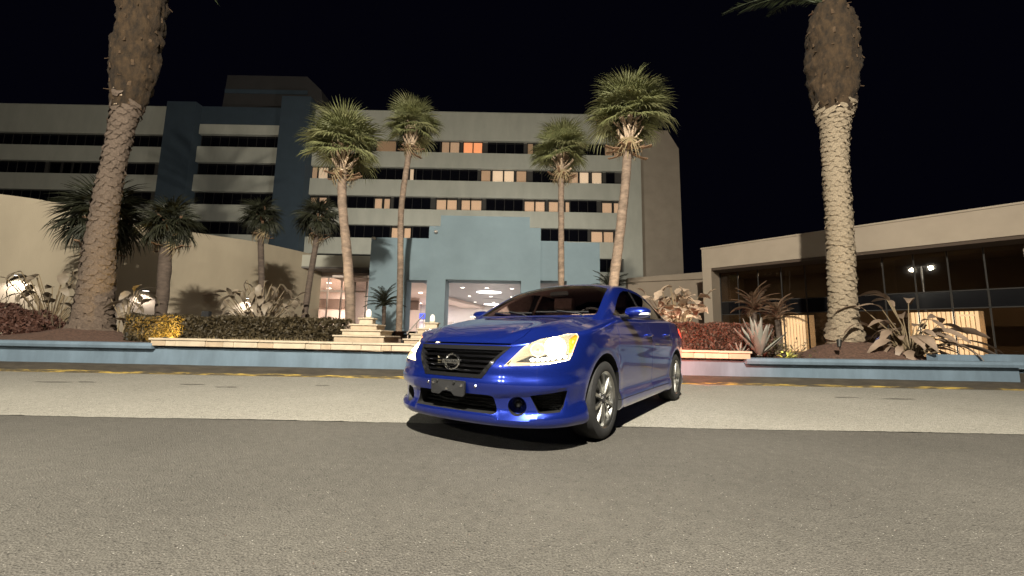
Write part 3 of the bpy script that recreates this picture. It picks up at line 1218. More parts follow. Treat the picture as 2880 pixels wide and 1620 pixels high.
YAW = -2.15916
car = empty('parked_car', (0.8127, 4.9874, 0), 'blue metallic four-door sedan with its headlights on, parked at an angle on the forecourt', 'car', rz=YAW)


PLAN = arc([(2.272, 0), (2.265, .2), (2.24, .40), (2.185, .57), (2.09, .715), (1.95, .812), (1.78, .858), (1.55, .876), (1.35, .880), (1.0, .874),
            (.5, .872), (0, .872), (-.6, .872), (-1.0, .876), (-1.35, .882), (-1.7, .87), (-1.95, .835), (-2.12, .765),
            (-2.25, .62), (-2.32, .42), (-2.345, .2), (-2.35, 0)], 720)
PLAN = np.vstack([PLAN[:170:2], PLAN[170:700:5], PLAN[700:]])
PLAN[-1] = (-2.35, 0)
GILL = [(-.772, .392), (-.45, .432), (-.215, .462), (-.195, .374), (-.245, .285), (-.47, .243), (-.72, .236)]


def gill_depth(x, y, z):
    """the sculpted recess round the fog light: 0 outside, 1 well inside"""
    u = -x * .477 + y * .879
    d = 9
    ins = False
    for (ax, az), (bx, bz) in zip(GILL, GILL[1:] + GILL[:1]):
        ex, ez = bx - ax, bz - az
        t = min(1, max(0, ((u - ax) * ex + (z - az) * ez) / (ex * ex + ez * ez)))
        d = min(d, math.hypot(u - ax - ex * t, z - az - ez * t))
        if (az > z) != (bz > z) and u < ax + ex * (z - az) / ez:
            ins = not ins
    if not ins:
        return 0.0
    t = min(1, d / .022)
    return t * t * (3 - 2 * t)
zs_f = pchip([2.27, 2.15, 2.05, 1.95, 1.8, 1.5, 1.2, 1.0, .7, 0, -.8, -1.3, -1.8, -2.1, -2.35],
             [.752, .757, .778, .808, .850, .912, .962, .992, 1.012, 1.035, 1.065, 1.08, 1.07, 1.05, 1.01])
zc_f = pchip([2.27, 2.15, 2.08, 1.95, 1.7, 1.4, 1.15, .9, -1.7, -2.0, -2.25, -2.35],
             [.754, .758, .805, .862, .930, .985, 1.018, 1.04, 1.10, 1.105, 1.085, 1.03])
F_f = pchip([.17, .20, .235, .262, .30, .38, .43, .47, .50, .535, .58, .65, .70, .75, .80, .86],
            [.060, .012, .000, .002, .016, .010, -.004, -.012, -.008, .004, .007, .028, .062, .105, .14, .17])
S_f = pchip([.17, .205, .235, .29, .36, .46, .56, .68, .77, .835, .86, .92, 1.0, 1.1],
            [.045, .008, .0, .004, .026, .016, .008, .004, -.004, -.002, .006, .030, .052, .085])
B_f = pchip([.2, .3, .5, .7, .8, .95, 1.05], [.06, .0, .0, .03, .035, .05, .08])


def build_body():
    n = len(PLAN)
    tan = np.gradient(PLAN, axis=0)
    tan /= np.linalg.norm(tan, axis=1)[:, None]
    nor = np.c_[-tan[:, 1], tan[:, 0]]
    # outward
    nor *= np.sign((nor * (PLAN - np.array([0, 0]))).sum(1))[:, None]
    nor[0] = (1, 0)
    nor[-1] = (-1, 0)
    NV, NR = 34, 7
    grid = np.zeros((n, NV + NR, 3))
    for i in range(n):
        px, py = PLAN[i]
        wf = min(max((px - 1.62) / 0.5, 0), 1)
        wf = wf * wf * (3 - 2 * wf)
        wr = min(max((-px - 1.9) / 0.3, 0), 1)
        ws = 1 - wf - wr
        zs = zs_f(px - 0.11 * wf)
        r = 0.028 * wf + 0.05 * ws + 0.05 * wr
        zb = 0.185 * (wf + ws) + 0.25 * wr
        # fender flares over the wheels
        for j in range(NV + NR):
            if j < NV:
                z = zb + (zs - r - zb) * j / (NV - 1)
                add = 0
            else:
                a = (j - NV + 1) / NR * math.pi / 2
                z = zs - r + r * math.sin(a)
                add = r * (1 - math.cos(a))
            zz = min(z, zs - r)
            off = wf * F_f(zz) + ws * S_f(zz) + wr * B_f(zz) + add
            if px > 1.6 and .2 < z < .5:
                off += .014 * gill_depth(px, py, z)
            if wf < 1:
                for ax in (1.35, -1.35):
                    dd = math.hypot(px - ax, z - 0.32)
                    off -= 0.010 * (1 - wf) * math.exp(-((dd - 0.40) / 0.06) ** 2)
            x = px - nor[i, 0] * off
            y = py - nor[i, 1] * off
            if i in (0, n - 1):
                y = 0
            grid[i, j] = (x, max(y, 0), z)
    b = MB()
    V = []
    idx = {}

    def vid(p):
        k = (round(p[0], 5), round(p[1], 5), round(p[2], 5))
        if k not in idx:
            idx[k] = len(V)
            V.append(tuple(p))
        return idx[k]
    Fc = []

    def face(ps):
        ids = []
        for p in ps:
            q = vid(p)
            if q not in ids:
                ids.append(q)
        if len(ids) > 2:
            Fc.append(tuple(ids))
    fl = np.array([1, -1, 1])
    m = NV + NR
    for i in range(n - 1):
        for j in range(m - 1):
            q = [grid[i, j], grid[i + 1, j], grid[i + 1, j + 1], grid[i, j + 1]]
            face(q)
            face([p * fl for p in q[::-1]])
    K = 28

    def topz(x, s, ze):
        zc = max(zc_f(x), ze)
        s = abs(s)
        z = zc - (zc - ze) * s ** 2.6
        if x > 0.9:
            k = min(1, (x - 0.9) / 0.3) * min(1, max(0, (2.14 - x) / 0.15))
            z += 0.014 * k * math.exp(-((s - 0.66) / 0.10) ** 2)
        return z

    def line(i):
        e = grid[i, -1]
        return [np.array([e[0], e[1] * s, topz(e[0], s, e[2])]) if abs(s) < 1 else np.array([e[0], e[1] * s, e[2]])
                for s in np.linspace(1, -1, K + 1)]
    L = [line(i) for i in range(n)]
    for i in range(n - 1):
        for k in range(K):
            face([L[i][k], L[i + 1][k], L[i + 1][k + 1], L[i][k + 1]])
    for i in range(n - 1):
        a, c = grid[i, 0], grid[i + 1, 0]
        face([a, a * fl, c * fl, c])
    me = bpy.data.meshes.new('body')
    me.from_pydata(V, [], Fc)
    bm = bmesh.new()
    bm.from_mesh(me)
    bmesh.ops.recalc_face_normals(bm, faces=bm.faces)
    bm.to_mesh(me)
    bm.free()
    me.materials.append(PAINT)
    return me


def smooth_mesh(me, ang=32):
    me.polygons.foreach_set('use_smooth', [True] * len(me.polygons))
    me.set_sharp_from_angle(angle=R(ang))
    return me


def bvh_of(me):
    return BVHTree.FromPolygons([v.co[:] for v in me.vertices], [p.vertices[:] for p in me.polygons])


Q0 = (0.879, 0.477)        # axis that looks from the left headlight out over the corner


def fx(sy):                # outline (y, z), extruded along x
    return lambda u, v, a: (a, u * sy, v)


def fy(sy):                # outline (x, z), extruded along y
    return lambda u, v, a: (u, a * sy, v)


def fq(sy):                # outline (lateral, z), extruded along the corner axis
    return lambda u, v, a: (a * Q0[0] - u * Q0[1], sy * (a * Q0[1] + u * Q0[0]), v)


def fz(u, v, a):
    return (u, v, a)


GRILLE = [(-.455, .742), (.455, .742), (.285, .510), (-.285, .510)]
INTAKE = rounded([(-.365, .396), (.365, .396), (.400, .268), (-.400, .268)], .03)
HEAD = [(-.667, .604), (-.603, .667), (-.534, .738), (-.491, .764), (-.409, .798), (-.288, .822), (-.215, .842), (-.138, .846), (-.125, .823),
        (-.16, .737), (-.180, .685), (-.200, .651), (-.343, .624), (-.472, .613)]
MESHV = [(-.477, .405), (-.215, .440), (-.242, .328), (-.269, .291), (-.416, .282)]
FOG = (-.566, .330, .066)

body = build_body()
BODY_BVH = bvh_of(body)

# --- first cut: wheel arches, openings of the nose, cabin well
cut = MB()
for sy in (1, -1):
    for ax in (1.35, -1.35):
        n = 56
        circ = [(ax + .372 * math.cos(2 * math.pi * k / n), .322 + .372 * math.sin(2 * math.pi * k / n)) for k in range(n)]
        cut.prism(circ, fy(sy), .58, 1.1)
    cut.prism(HEAD, fq(sy), 1.90, 2.4, 1)
    cut.prism(MESHV, fq(sy), 1.985, 2.4)
    ring = [(FOG[0] + FOG[2] * math.cos(2 * math.pi * k / 28), FOG[1] + FOG[2] * math.sin(2 * math.pi * k / 28)) for k in range(28)]
    cut.prism(ring, fq(sy), 2.02, 2.4)
cut.prism(GRILLE, fx(1), 2.02, 2.5)
cut.prism(INTAKE, fx(1), 2.02, 2.5)
well = rounded([(1.0, .66), (-1.55, .66), (-1.72, .5), (-1.72, -.5), (-1.55, -.66), (1.0, -.66)], .1)
cut.prism(well, fz, .42, 1.4)
cut_me = fix_normals(cut.mesh('cut', [BLACK, REFLECT]))
body = boolean(body, cut_me, 'DIFFERENCE')

# --- doors, bonnet and boot lid are cut free with a real gap round each
DOOR_F = [(1.015, .275), (1.045, .50), (1.01, .78), (.955, .96), (.90, 1.25), (-.155, 1.25), (-.135, 1.0), (-.135, .275)]
DOOR_R = [(-.145, .275), (-.145, 1.0), (-.165, 1.25), (-1.33, 1.25), (-1.22, 1.02), (-1.13, .86), (-1.02, .66), (-.93, .44), (-.88, .275)]
HOOD = [(2.4, .44), (2.115, .44), (2.0, .475), (1.89, .48), (1.85, .53), (1.79, .64), (1.55, .73), (1.13, .728), (1.11, 0),
        (1.13, -.728), (1.55, -.73), (1.79, -.64), (1.85, -.53), (1.89, -.48), (2.0, -.475), (2.115, -.44), (2.4, -.44)]
BOOT = [(-1.93, .60), (-2.5, .60), (-2.5, -.60), (-1.93, -.60)]
panels = []
for nm, out, fn, a0, a1 in (('front_door', DOOR_F, fy(1), .70, 1.1), ('front_door', DOOR_F, fy(-1), .70, 1.1), ('rear_door', DOOR_R, fy(1), .70, 1.1),
                            ('rear_door', DOOR_R, fy(-1), .70, 1.1), ('bonnet', HOOD, fz, .756, 1.3), ('boot_lid', BOOT, fz, .86, 1.3)):
    for jit in (0, .0007, .0013, -.0006):
        p = MB()
        p.prism(inset(out, .003 + jit), fn, a0 + .006 + jit, a1 + jit)
        me = boolean(build_body() if nm == 'bonnet' else body, fix_normals(p.mesh('c', [PAINT])), 'INTERSECT')
        if len(me.polygons) > 20:
            break
    panels.append((nm, smooth_mesh(me)))
g = MB()
for out, fn, a0, a1 in ((DOOR_F, fy(1), .70, 1.1), (DOOR_R, fy(1), .70, 1.1), (DOOR_F, fy(-1), .70, 1.1), (DOOR_R, fy(-1), .70, 1.1)):
    g.prism(inset(out, -.002), fn, a0, a1)
gm = fix_normals(g.mesh('c', [BLACK]))
body = boolean(body, gm, 'DIFFERENCE')
g = MB()
g.prism(inset(HOOD, -.0025), fz, .750, 1.3)
g.prism(inset(BOOT, -.002), fz, .855, 1.3)
body = boolean(body, fix_normals(g.mesh('c', [BLACK])), 'DIFFERENCE')
link_mesh('body', smooth_mesh(body), car)
door_objs = []
for nm, me in panels:
    door_objs.append(link_mesh(nm, me, car))

# --- upper cabin
zc_c = pchip([1.14, 1.05, .8, .6, .45, .3, .1, -.2, -.5, -.8, -1.1, -1.4, -1.7, -1.95],
             [1.00, 1.045, 1.195, 1.31, 1.385, 1.435, 1.472, 1.490, 1.485, 1.458, 1.398, 1.298, 1.168, 1.065])
zr_c = pchip([1.14, 1.05, .95, .8, .6, .4, .2, 0, -.3, -.6, -.9, -1.2, -1.5, -1.75, -1.95],
             [.985, 1.035, 1.090, 1.170, 1.268, 1.345, 1.392, 1.414, 1.422, 1.408, 1.366, 1.285, 1.178, 1.095, 1.035])
yr_c = pchip([1.14, .95, .6, .3, 0, -.6, -.9, -1.2, -1.5, -1.75, -1.95], [.735, .715, .665, .622, .60, .595, .592, .595, .61, .63, .62])
yb_c = pchip([1.14, .95, .6, 0, -.8, -1.3, -1.7, -1.95], [.755, .775, .785, .79, .788, .775, .735, .68])


def cabin(dy, dz, x0, x1, nx=70):
    V, Fs = [], []
    rows = []
    for x in np.linspace(x0, x1, nx):
        xx = x
        yb, yr, zr, zc = yb_c(xx) - dy, yr_c(xx) - dy, zr_c(xx) - dz, zc_c(xx) - dz
        zb = min(zs_f(x) - .03, zr - .02)
        zl = .90
        pts = [(yb - .02, min(zl, zb - .04)), (yb, zb)]
        for t in np.linspace(.1, 1, 10):
            bul = .012 * math.sin(math.pi * t)
            pts.append((yb + (yr - yb) * t + bul, zb + (zr - zb) * t))
        for w in (.965, .93, .89, .84, .76, .66, .54, .41, .28, .14, 0):
            pts.append((yr * w, zc - (zc - zr) * w ** 2.5))
        a = np.array(pts)
        for _ in range(3):
            b = a.copy()
            b[3:-1] = .25 * a[2:-2] + .5 * a[3:-1] + .25 * a[4:]
            a = b
        half = [(x, p[0], p[1]) for p in a]
        full = half + [(x, -p[1], p[2]) for p in half[-2::-1]]
        rows.append(full)
    m = len(rows[0])
    for r in rows:
        V += r
    for i in range(nx - 1):
        for k in range(m):
            k2 = (k + 1) % m
            Fs.append((i * m + k, (i + 1) * m + k, (i + 1) * m + k2, i * m + k2))
    Fs.append(tuple(range(m)))
    Fs.append(tuple((nx - 1) * m + k for k in range(m))[::-1])
    me = bpy.data.meshes.new('cabin')
    me.from_pydata(V, [], Fs)
    me.materials.append(PAINT)
    return fix_normals(me)


cab_out = cabin(0, 0, 1.14, -1.95)
CAB_BVH = bvh_of(cab_out)
cab_in = cabin(.04, .03, 1.06, -1.88)
cab_in.materials.clear()
cab_in.materials.append(INTER)
WS = rounded([(-.675, 1.035), (.675, 1.035), (.628, 1.17), (.582, 1.29), (.552, 1.362), (.34, 1.412), (0, 1.428), (-.34, 1.412), (-.552, 1.362), (-.582, 1.29), (-.628, 1.17)], .03, 2)
RW = rounded([(-.60, 1.13), (.60, 1.13), (.53, 1.30), (.30, 1.365), (-.30, 1.365), (-.53, 1.30)], .04, 3)
SW_F = rounded([(.80, 1.062), (.70, 1.125), (.50, 1.238), (.30, 1.32), (.12, 1.362), (-.075, 1.376), (-.105, 1.068)], .025, 3)
SW_R = rounded([(-.155, 1.07), (-.125, 1.376), (-.35, 1.372), (-.62, 1.345), (-.90, 1.272), (-1.12, 1.172), (-1.20, 1.115), (-1.12, 1.098)], .025, 3)
w = MB()
w.prism(WS, fx(1), .12, 1.4)
w.prism(RW, fx(1), -.95, -2.3)
for sy in (1, -1):
    w.prism(SW_F, fy(sy), .35, 1.1)
    w.prism(SW_R, fy(sy), .35, 1.1)
wins = fix_normals(w.mesh('c', [BLACK]))
cab = boolean(boolean(cab_out, cab_in, 'DIFFERENCE'), wins, 'DIFFERENCE')
link_mesh('roof', smooth_mesh(cab, 35), car)


def skin(solid, prism_me, axis, lim=.2, shift=0.0):
    """outer skin of a solid inside a prism"""
    me = boolean(solid, prism_me, 'INTERSECT')
    ax = Vector(axis)
    bm = bmesh.new()
    bm.from_mesh(me)
    bm.normal_update()
    bmesh.ops.delete(bm, geom=[f for f in bm.faces if f.normal.dot(ax) < lim], context='FACES')
    for v in bm.verts:
        v.co -= ax * shift
    bm.to_mesh(me)
    bm.free()
    me.materials.clear()
    return me


for nm, out, fn, a0, a1, ax, gm in (('windscreen', WS, fx(1), .12, 1.4, (1, 0, 0), WSGLASS), ('rear_window', RW, fx(1), -.95, -2.3, (-1, 0, 0), TINT),
                                    ('side_window', SW_F, fy(1), .35, 1.1, (0, 1, 0), TINT), ('side_window', SW_R, fy(1), .35, 1.1, (0, 1, 0), TINT),
                                    ('side_window', SW_F, fy(-1), .35, 1.1, (0, -1, 0), TINT), ('side_window', SW_R, fy(-1), .35, 1.1, (0, -1, 0), TINT)):
    p = MB()
    p.prism(inset(out, -.006), fn, a0, a1)
    me = skin(cab_out, fix_normals(p.mesh('c', [BLACK])), ax, .15, .006)
    me.materials.append(gm)
    me.polygons.foreach_set('material_index', [0] * len(me.polygons))
    me.polygons.foreach_set('use_smooth', [True] * len(me.polygons))
    link_mesh(nm, me, car)


def ribbon(mb, bvh, path, width, direction, off, far=1.5, mi=0, thick=None):
    """strip laid on a surface along a path of 3-D points (projected along -direction)"""
    d = Vector(direction).normalized()
    ps = []
    for p in path:
        h = bvh.ray_cast(Vector(p) + d * far, -d)
        if h[0] is not None:
            ps.append((h[0], h[1]))
    vs, fs = [], []
    for i, (p, nrm) in enumerate(ps):
        a = ps[max(i - 1, 0)][0]
        b = ps[min(i + 1, len(ps) - 1)][0]
        t = (b - a).normalized()
        if nrm.dot(d) < 0:
            nrm = -nrm
        s = t.cross(nrm).normalized() * width / 2
        q = p + nrm * off
        lo = p - nrm * (thick if thick else 0.004)
        vs += [lo - s, q - s, q + s, lo + s]
    for i in range(len(ps) - 1):
        for k in range(3):
            fs.append((i * 4 + k, i * 4 + k + 1, i * 4 + k + 5, i * 4 + k + 4))
    mb.add(vs, fs, mi)


def lerp_path(pts, n=30):
    out = []
    pts = [Vector(p) for p in pts]
    for a, b in zip(pts[:-1], pts[1:]):
        k = max(2, int((b - a).length / 0.04))
        out += [a.lerp(b, i / k) for i in range(k)]
    return out + [pts[-1]]


for sy in (1, -1):
    m = MB()
    ribbon(m, CAB_BVH, lerp_path([(-.118, sy * .7, 1.06), (-.10, sy * .7, 1.385)]), .052, (0, sy, 0), .002)
    m.build('door_pillar', GLOSSBLACK, car)
    m = MB()
    ribbon(m, CAB_BVH, lerp_path([(.84, sy * .7, 1.052), (-.12, sy * .7, 1.058), (-1.19, sy * .7, 1.095)]), .016, (0, sy, 0), .006)
    m.build('window_moulding', GLOSSBLACK, car)
# wipers and cowl
m = MB()
m.box(1.005, 1.115, -.66, .66, .985, 1.008)
m.build('cowl', BLACK, car)
for y0, y1 in ((.60, .02), (-.02, -.50)):
    m = MB()
    pa = [Vector((1.06 - .02 * t, y0 + (y1 - y0) * t, 1.062 + .012 * t)) for t in np.linspace(0, 1, 8)]
    m.tube(pa, .008, 6)
    m.tube([(1.075, y0 - .02, 1.012), (1.07, y0 - .1, 1.05), pa[4] + Vector((.012, 0, .012))], .007, 6)
    m.build('wiper', BLACK, car)

# --- cabin furniture seen dimly through the glass
m = MB()
m.prism([(1.02, 1.0), (.62, 1.035), (.50, .99), (.46, .72), (1.02, .62)], fy(1), -.64, .64)
m.prism([(.64, 1.03), (.60, 1.075), (.48, 1.07), (.44, .99), (.6, .95)], fy(1), .18, .58)
bevel(m.build('dashboard', INTER, car), .02)
for y, x in ((.37, 0.0), (-.37, 0.0)):
    m = MB()
    m.prism(rounded([(x - .08, .55), (x - .30, 1.18), (x - .38, 1.18), (x - .22, .50)], .04), fy(1), y - .24, y + .24)
    m.prism(rounded([(x - .34, 1.20), (x - .36, 1.37), (x - .44, 1.36), (x - .42, 1.20)], .03), fy(1), y - .13, y + .13)
    m.prism(rounded([(x + .42, .50), (x + .40, .62), (x - .12, .58), (x - .16, .48)], .04), fy(1), y - .25, y + .25)
    m.build('seat', INTER, car)
m = MB()
m.prism(rounded([(-.95, .55), (-1.22, 1.12), (-1.32, 1.12), (-1.15, .50)], .04), fy(1), -.6, .6)
m.prism(rounded([(-.45, .48), (-.48, .58), (-1.0, .56), (-1.05, .46)], .04), fy(1), -.6, .6)
m.build('rear_seat', INTER, car)
m = MB()
ring = [Vector((.36 + .10 * math.cos(a), .37 + .185 * math.sin(a), .985 + .16 * math.cos(a))) for a in np.linspace(0, 2 * math.pi, 25)]
m.tube(ring, .014, 6)
m.tube([(.36, .19, .985), (.40, .37, .975), (.36, .55, .985)], .016, 6)
m.tube([(.40, .37, .975), (.60, .37, .92)], .03, 8)
m.build('steering_wheel', BLACK, car)
m = MB()
m.box(.47, .50, -.115, .115, 1.29, 1.345)
bevel(m.build('rear_view_mirror', BLACK, car), .012)
m = MB()
m.box(.72, .86, .05, .34, 1.036, 1.040)
m.build('paper_slip', mat('white_paper', (.75, .72, .7), .8), car)

# --- door mirrors and handles
for sy in (1, -1):
    d = [o for o in door_objs if o.name.startswith('front_door')][0 if sy == 1 else 1]
    m = MB()
    prof = []
    for k in range(13):
        t = k / 12
        yy = .855 + .215 * t
        sc = (1 - (abs(t - .42) / .62) ** 2.6) ** .5 if abs(t - .42) < .62 else 0.0
        prof.append((yy, max(sc, .25)))
    vs, fs = [], []
    seg = 20
    for yy, sc in prof:
        for k in range(seg):
            a = 2 * math.pi * k / seg
            cx = .70 + .085 * sc * (math.cos(a) if math.cos(a) > 0 else .75 * math.cos(a)) - .25 * (yy - .9) * .35
            cz = 1.070 + .056 * sc * math.sin(a)
            vs.append((cx, sy * yy, cz))
    for i in range(len(prof) - 1):
        for k in range(seg):
            fs.append((i * seg + k, i * seg + (k + 1) % seg, (i + 1) * seg + (k + 1) % seg, (i + 1) * seg + k))
    fs += [tuple(range(seg)), tuple((len(prof) - 1) * seg + k for k in range(seg))]
    m.add(vs, fs)
    mo = m.build('door_mirror', PAINT, d, smooth=True, angle=60)
    fix_normals(mo.data)
    m = MB()
    m.prism(rounded([(.76, 1.02), (.70, 1.005), (.62, 1.02), (.60, 1.045), (.77, 1.05)], .01), fy(sy), .80, .885)
    m.build('mirror_foot', BLACK, mo)
    m = MB()
    m.prism(rounded([(.770, 1.042), (.768, 1.064), (.700, 1.064), (.690, 1.048)], .008), fy(sy), .985, 1.075)
    m.build('turn_signal', mat('pale_lens', (.75, .75, .72), .15, coat=1, emit=(.9, .95, .9), estr=.05), mo)
    m = MB()
    m.box(.605, .612, min(sy * .88, sy * 1.05), max(sy * .88, sy * 1.05), 1.02, 1.11)
    m.build('mirror_glass', CHROME, mo)
for i, o in enumerate(door_objs):
    if 'door' not in o.name:
        continue
    sy = 1 if o.data.vertices[0].co.y > 0 else -1
    hx = .02 if o.name.startswith('front') else -.84
    hz = .862 if o.name.startswith('front') else .880
    m = MB()
    ys = BODY_BVH.ray_cast(Vector((hx, sy * 1.5, hz)), Vector((0, -sy, 0)))[0].y
    pa = [(hx - .105, ys - sy * .01, hz), (hx - .09, ys + sy * .022, hz), (hx, ys + sy * .032, hz + .002), (hx + .09, ys + sy * .022, hz), (hx + .105, ys - sy * .01, hz)]
    m.tube(pa, [.012, .015, .017, .015, .012], 8)
    m.build('handle', PAINT, o, smooth=True)

# --- grille
gx = pchip([.50, .58, .65, .70, .75], [2.262, 2.256, 2.232, 2.196, 2.15])


def nose_x(y, z):
    h = NOSE_BVH.ray_cast(Vector((3, y, z)), Vector((-1, 0, 0)))
    return h[0].x if h[0] is not None else 2.1


NOSE_BVH = BODY_BVH
frame_out = GRILLE
gi = [(-.410, .712), (.410, .712), (.262, .536), (-.262, .536)]
m = MB()
loop_o, loop_i = [], []
for a, b, ai, bi in zip(GRILLE, GRILLE[1:] + GRILLE[:1], gi, gi[1:] + gi[:1]):
    for t in np.linspace(0, 1, 10, endpoint=False):
        loop_o.append((a[0] + (b[0] - a[0]) * t, a[1] + (b[1] - a[1]) * t))
        loop_i.append((ai[0] + (bi[0] - ai[0]) * t, ai[1] + (bi[1] - ai[1]) * t))
vs, fs = [], []
for (yo, zo), (yi, zi) in zip(loop_o, loop_i):
    xo, xi = nose_x(yo, zo), nose_x(yi, zi)
    vs += [(xo - .05, yo * .997, zo), (xo + .004, yo * .997, zo), (xi + .008, yi, zi), (xi - .05, yi, zi)]
n = len(loop_o)
for i in range(n):
    j = (i + 1) % n
    for k in range(3):
        fs.append((i * 4 + k, j * 4 + k, j * 4 + k + 1, i * 4 + k + 1))
m.add(vs, fs)
grf = m.build('grille', GLOSSBLACK, car, smooth=True, angle=30)
fix_normals(grf.data)


def bar(mb, z, hw, th, depth, xoff, mi=0):
    ys = np.linspace(-hw, hw, 15)
    vs, fs = [], []
    for y in ys:
        x = nose_x(y, z) + xoff
        vs += [(x - depth, y, z - th / 2), (x - depth, y, z + th / 2), (x - .006, y, z + th / 2), (x, y, z), (x - .006, y, z - th / 2)]
    for i in range(len(ys) - 1):
        for k in range(5):
            fs.append((i * 5 + k, i * 5 + (k + 1) % 5, i * 5 + 5 + (k + 1) % 5, i * 5 + 5 + k))
    mb.add(vs, fs, mi)


for k, z in enumerate((.700, .664, .628, .592, .556)):
    hw = .262 + (.410 - .262) * (z - .536) / (.712 - .536)
    m = MB()
    bar(m, z, hw, .015, .05, -.012)
    so = m.build('slat', DARKCHROME, grf)
    fix_normals(so.data)
# emblem: a ring crossed by a bar with the maker's lettering
m = MB()
cz, cy = .620, .0
ex = nose_x(0, cz) + .012
ringp = [Vector((ex - .22 * (math.sin(a) * .056) * .6, cy + .068 * math.cos(a), cz + .056 * math.sin(a))) for a in np.linspace(0, 2 * math.pi, 33)]
m.tube(ringp, .0105, 8)
m.box(ex - .006, ex + .014, -.088, .088, cz - .0155, cz + .0155)
em = m.build('emblem', CHROME, car, smooth=True, angle=40)
fc = bpy.data.curves.new('lettering', 'FONT')
fc.body = 'NISSAN'
fc.size = .030
fc.extrude = .001
fc.align_x = 'CENTER'
fc.align_y = 'CENTER'
fc.space_character = 1.15
fo = bpy.data.objects.new('lettering', fc)
dg0 = bpy.context.evaluated_depsgraph_get()
C.objects.link(fo)
dg0.update()
fme = bpy.data.meshes.new_from_object(fo.evaluated_get(dg0))
bpy.data.objects.remove(fo)
fme.materials.clear()
fme.materials.append(BLACK)
lo = link_mesh('lettering', fme, em, (ex + .0155, 0, cz), (R(90), 0, R(90)))

# --- lower intake: three fine slats
for z in (.300, .330, .360):
    m = MB()
    bar(m, z, .38, .008, .03, -.085)
    so = m.build('intake_slat', BLACK, car)
    fix_normals(so.data)
# --- number plate carrier without a plate
m = MB()
PL = [(-.178, .484), (.160, .484), (.150, .372), (.062, .374), (.030, .404), (-.050, .404), (-.085, .374), (-.178, .376)]
px = nose_x(0, .45) + .012
m.prism(rounded(PL, .012, 2), lambda u, v, a: (a - .35 * (u * u) - .06 * (.45 - v), u, v), px, px + .016)
pb = m.build('plate_carrier', GREYPL, car)
for y, z, mt in ((-.11, .47, BLACK), (-.15, .455, CHROME), (.06, .468, BLACK), (.13, .448, CHROME), (-.005, .42, CHROME)):
    m = MB()
    m.lathe([(.0001, .004), (.009, .004), (.011, 0), (.011, -.004)], 10, axis='y')
    m.build('bolt', mt, pb, (px + .017 - .35 * y * y, y, z), rot=(0, 0, R(-90)))
for y in (-.235, .235):
    m = MB()
    m.lathe([(.0001, .006), (.008, .004), (.012, 0), (.012, -.006)], 12, axis='y')
    m.build('bumper_plug', CHROME, car, (nose_x(y, .452) + .002, y, .452), rot=(0, 0, R(-90)))

# --- fog lights and side vents
for sy in (1, -1):
    F = fq(sy)
    m = MB()
    for k in range(8):
        z = .292 + k * .018
        a, b = -.47, -.225
        pts = [(t, z + (.006 if j % 2 else -.002)) for j, t in enumerate(np.linspace(a, b, 12))]
        m.tube([F(u, v, 2.0) for u, v in pts], .0035, 5)
    for k in range(9):
        u = -.455 + .028 * k
        m.tube([F(u, .285, 1.995), F(u + .012, .43, 1.995)], .003, 5)
    m.build('vent_mesh', BLACK, car)
    m = MB()
    prof = [(FOG[2] - .001, 2.075), (.048, 2.06), (.036, 2.035)]
    seg = 28
    vs = [F(FOG[0] + r * math.cos(2 * math.pi * k / seg), FOG[1] + r * math.sin(2 * math.pi * k / seg), a) for r, a in prof for k in range(seg)]
    m.add(vs, [(i * seg + k, i * seg + (k + 1) % seg, (i + 1) * seg + (k + 1) % seg, (i + 1) * seg + k) for i in range(2) for k in range(seg)])
    fo = m.build('fog_light', PAINT, car, smooth=True)
    fix_normals(fo.data)
    m = MB()
    vs = [F(FOG[0] + r * math.cos(2 * math.pi * k / 20), FOG[1] + r * math.sin(2 * math.pi * k / 20), a) for r, a in ((.036, 2.034), (.031, 2.046), (.017, 2.054), (.002, 2.056)) for k in range(20)]
    m.add(vs, [(i * 20 + k, i * 20 + (k + 1) % 20, (i + 1) * 20 + (k + 1) % 20, (i + 1) * 20 + k) for i in range(3) for k in range(20)])
    m.build('fog_lens', mat('smoked_lens', (.03, .03, .032), .1, coat=1), fo, smooth=True)

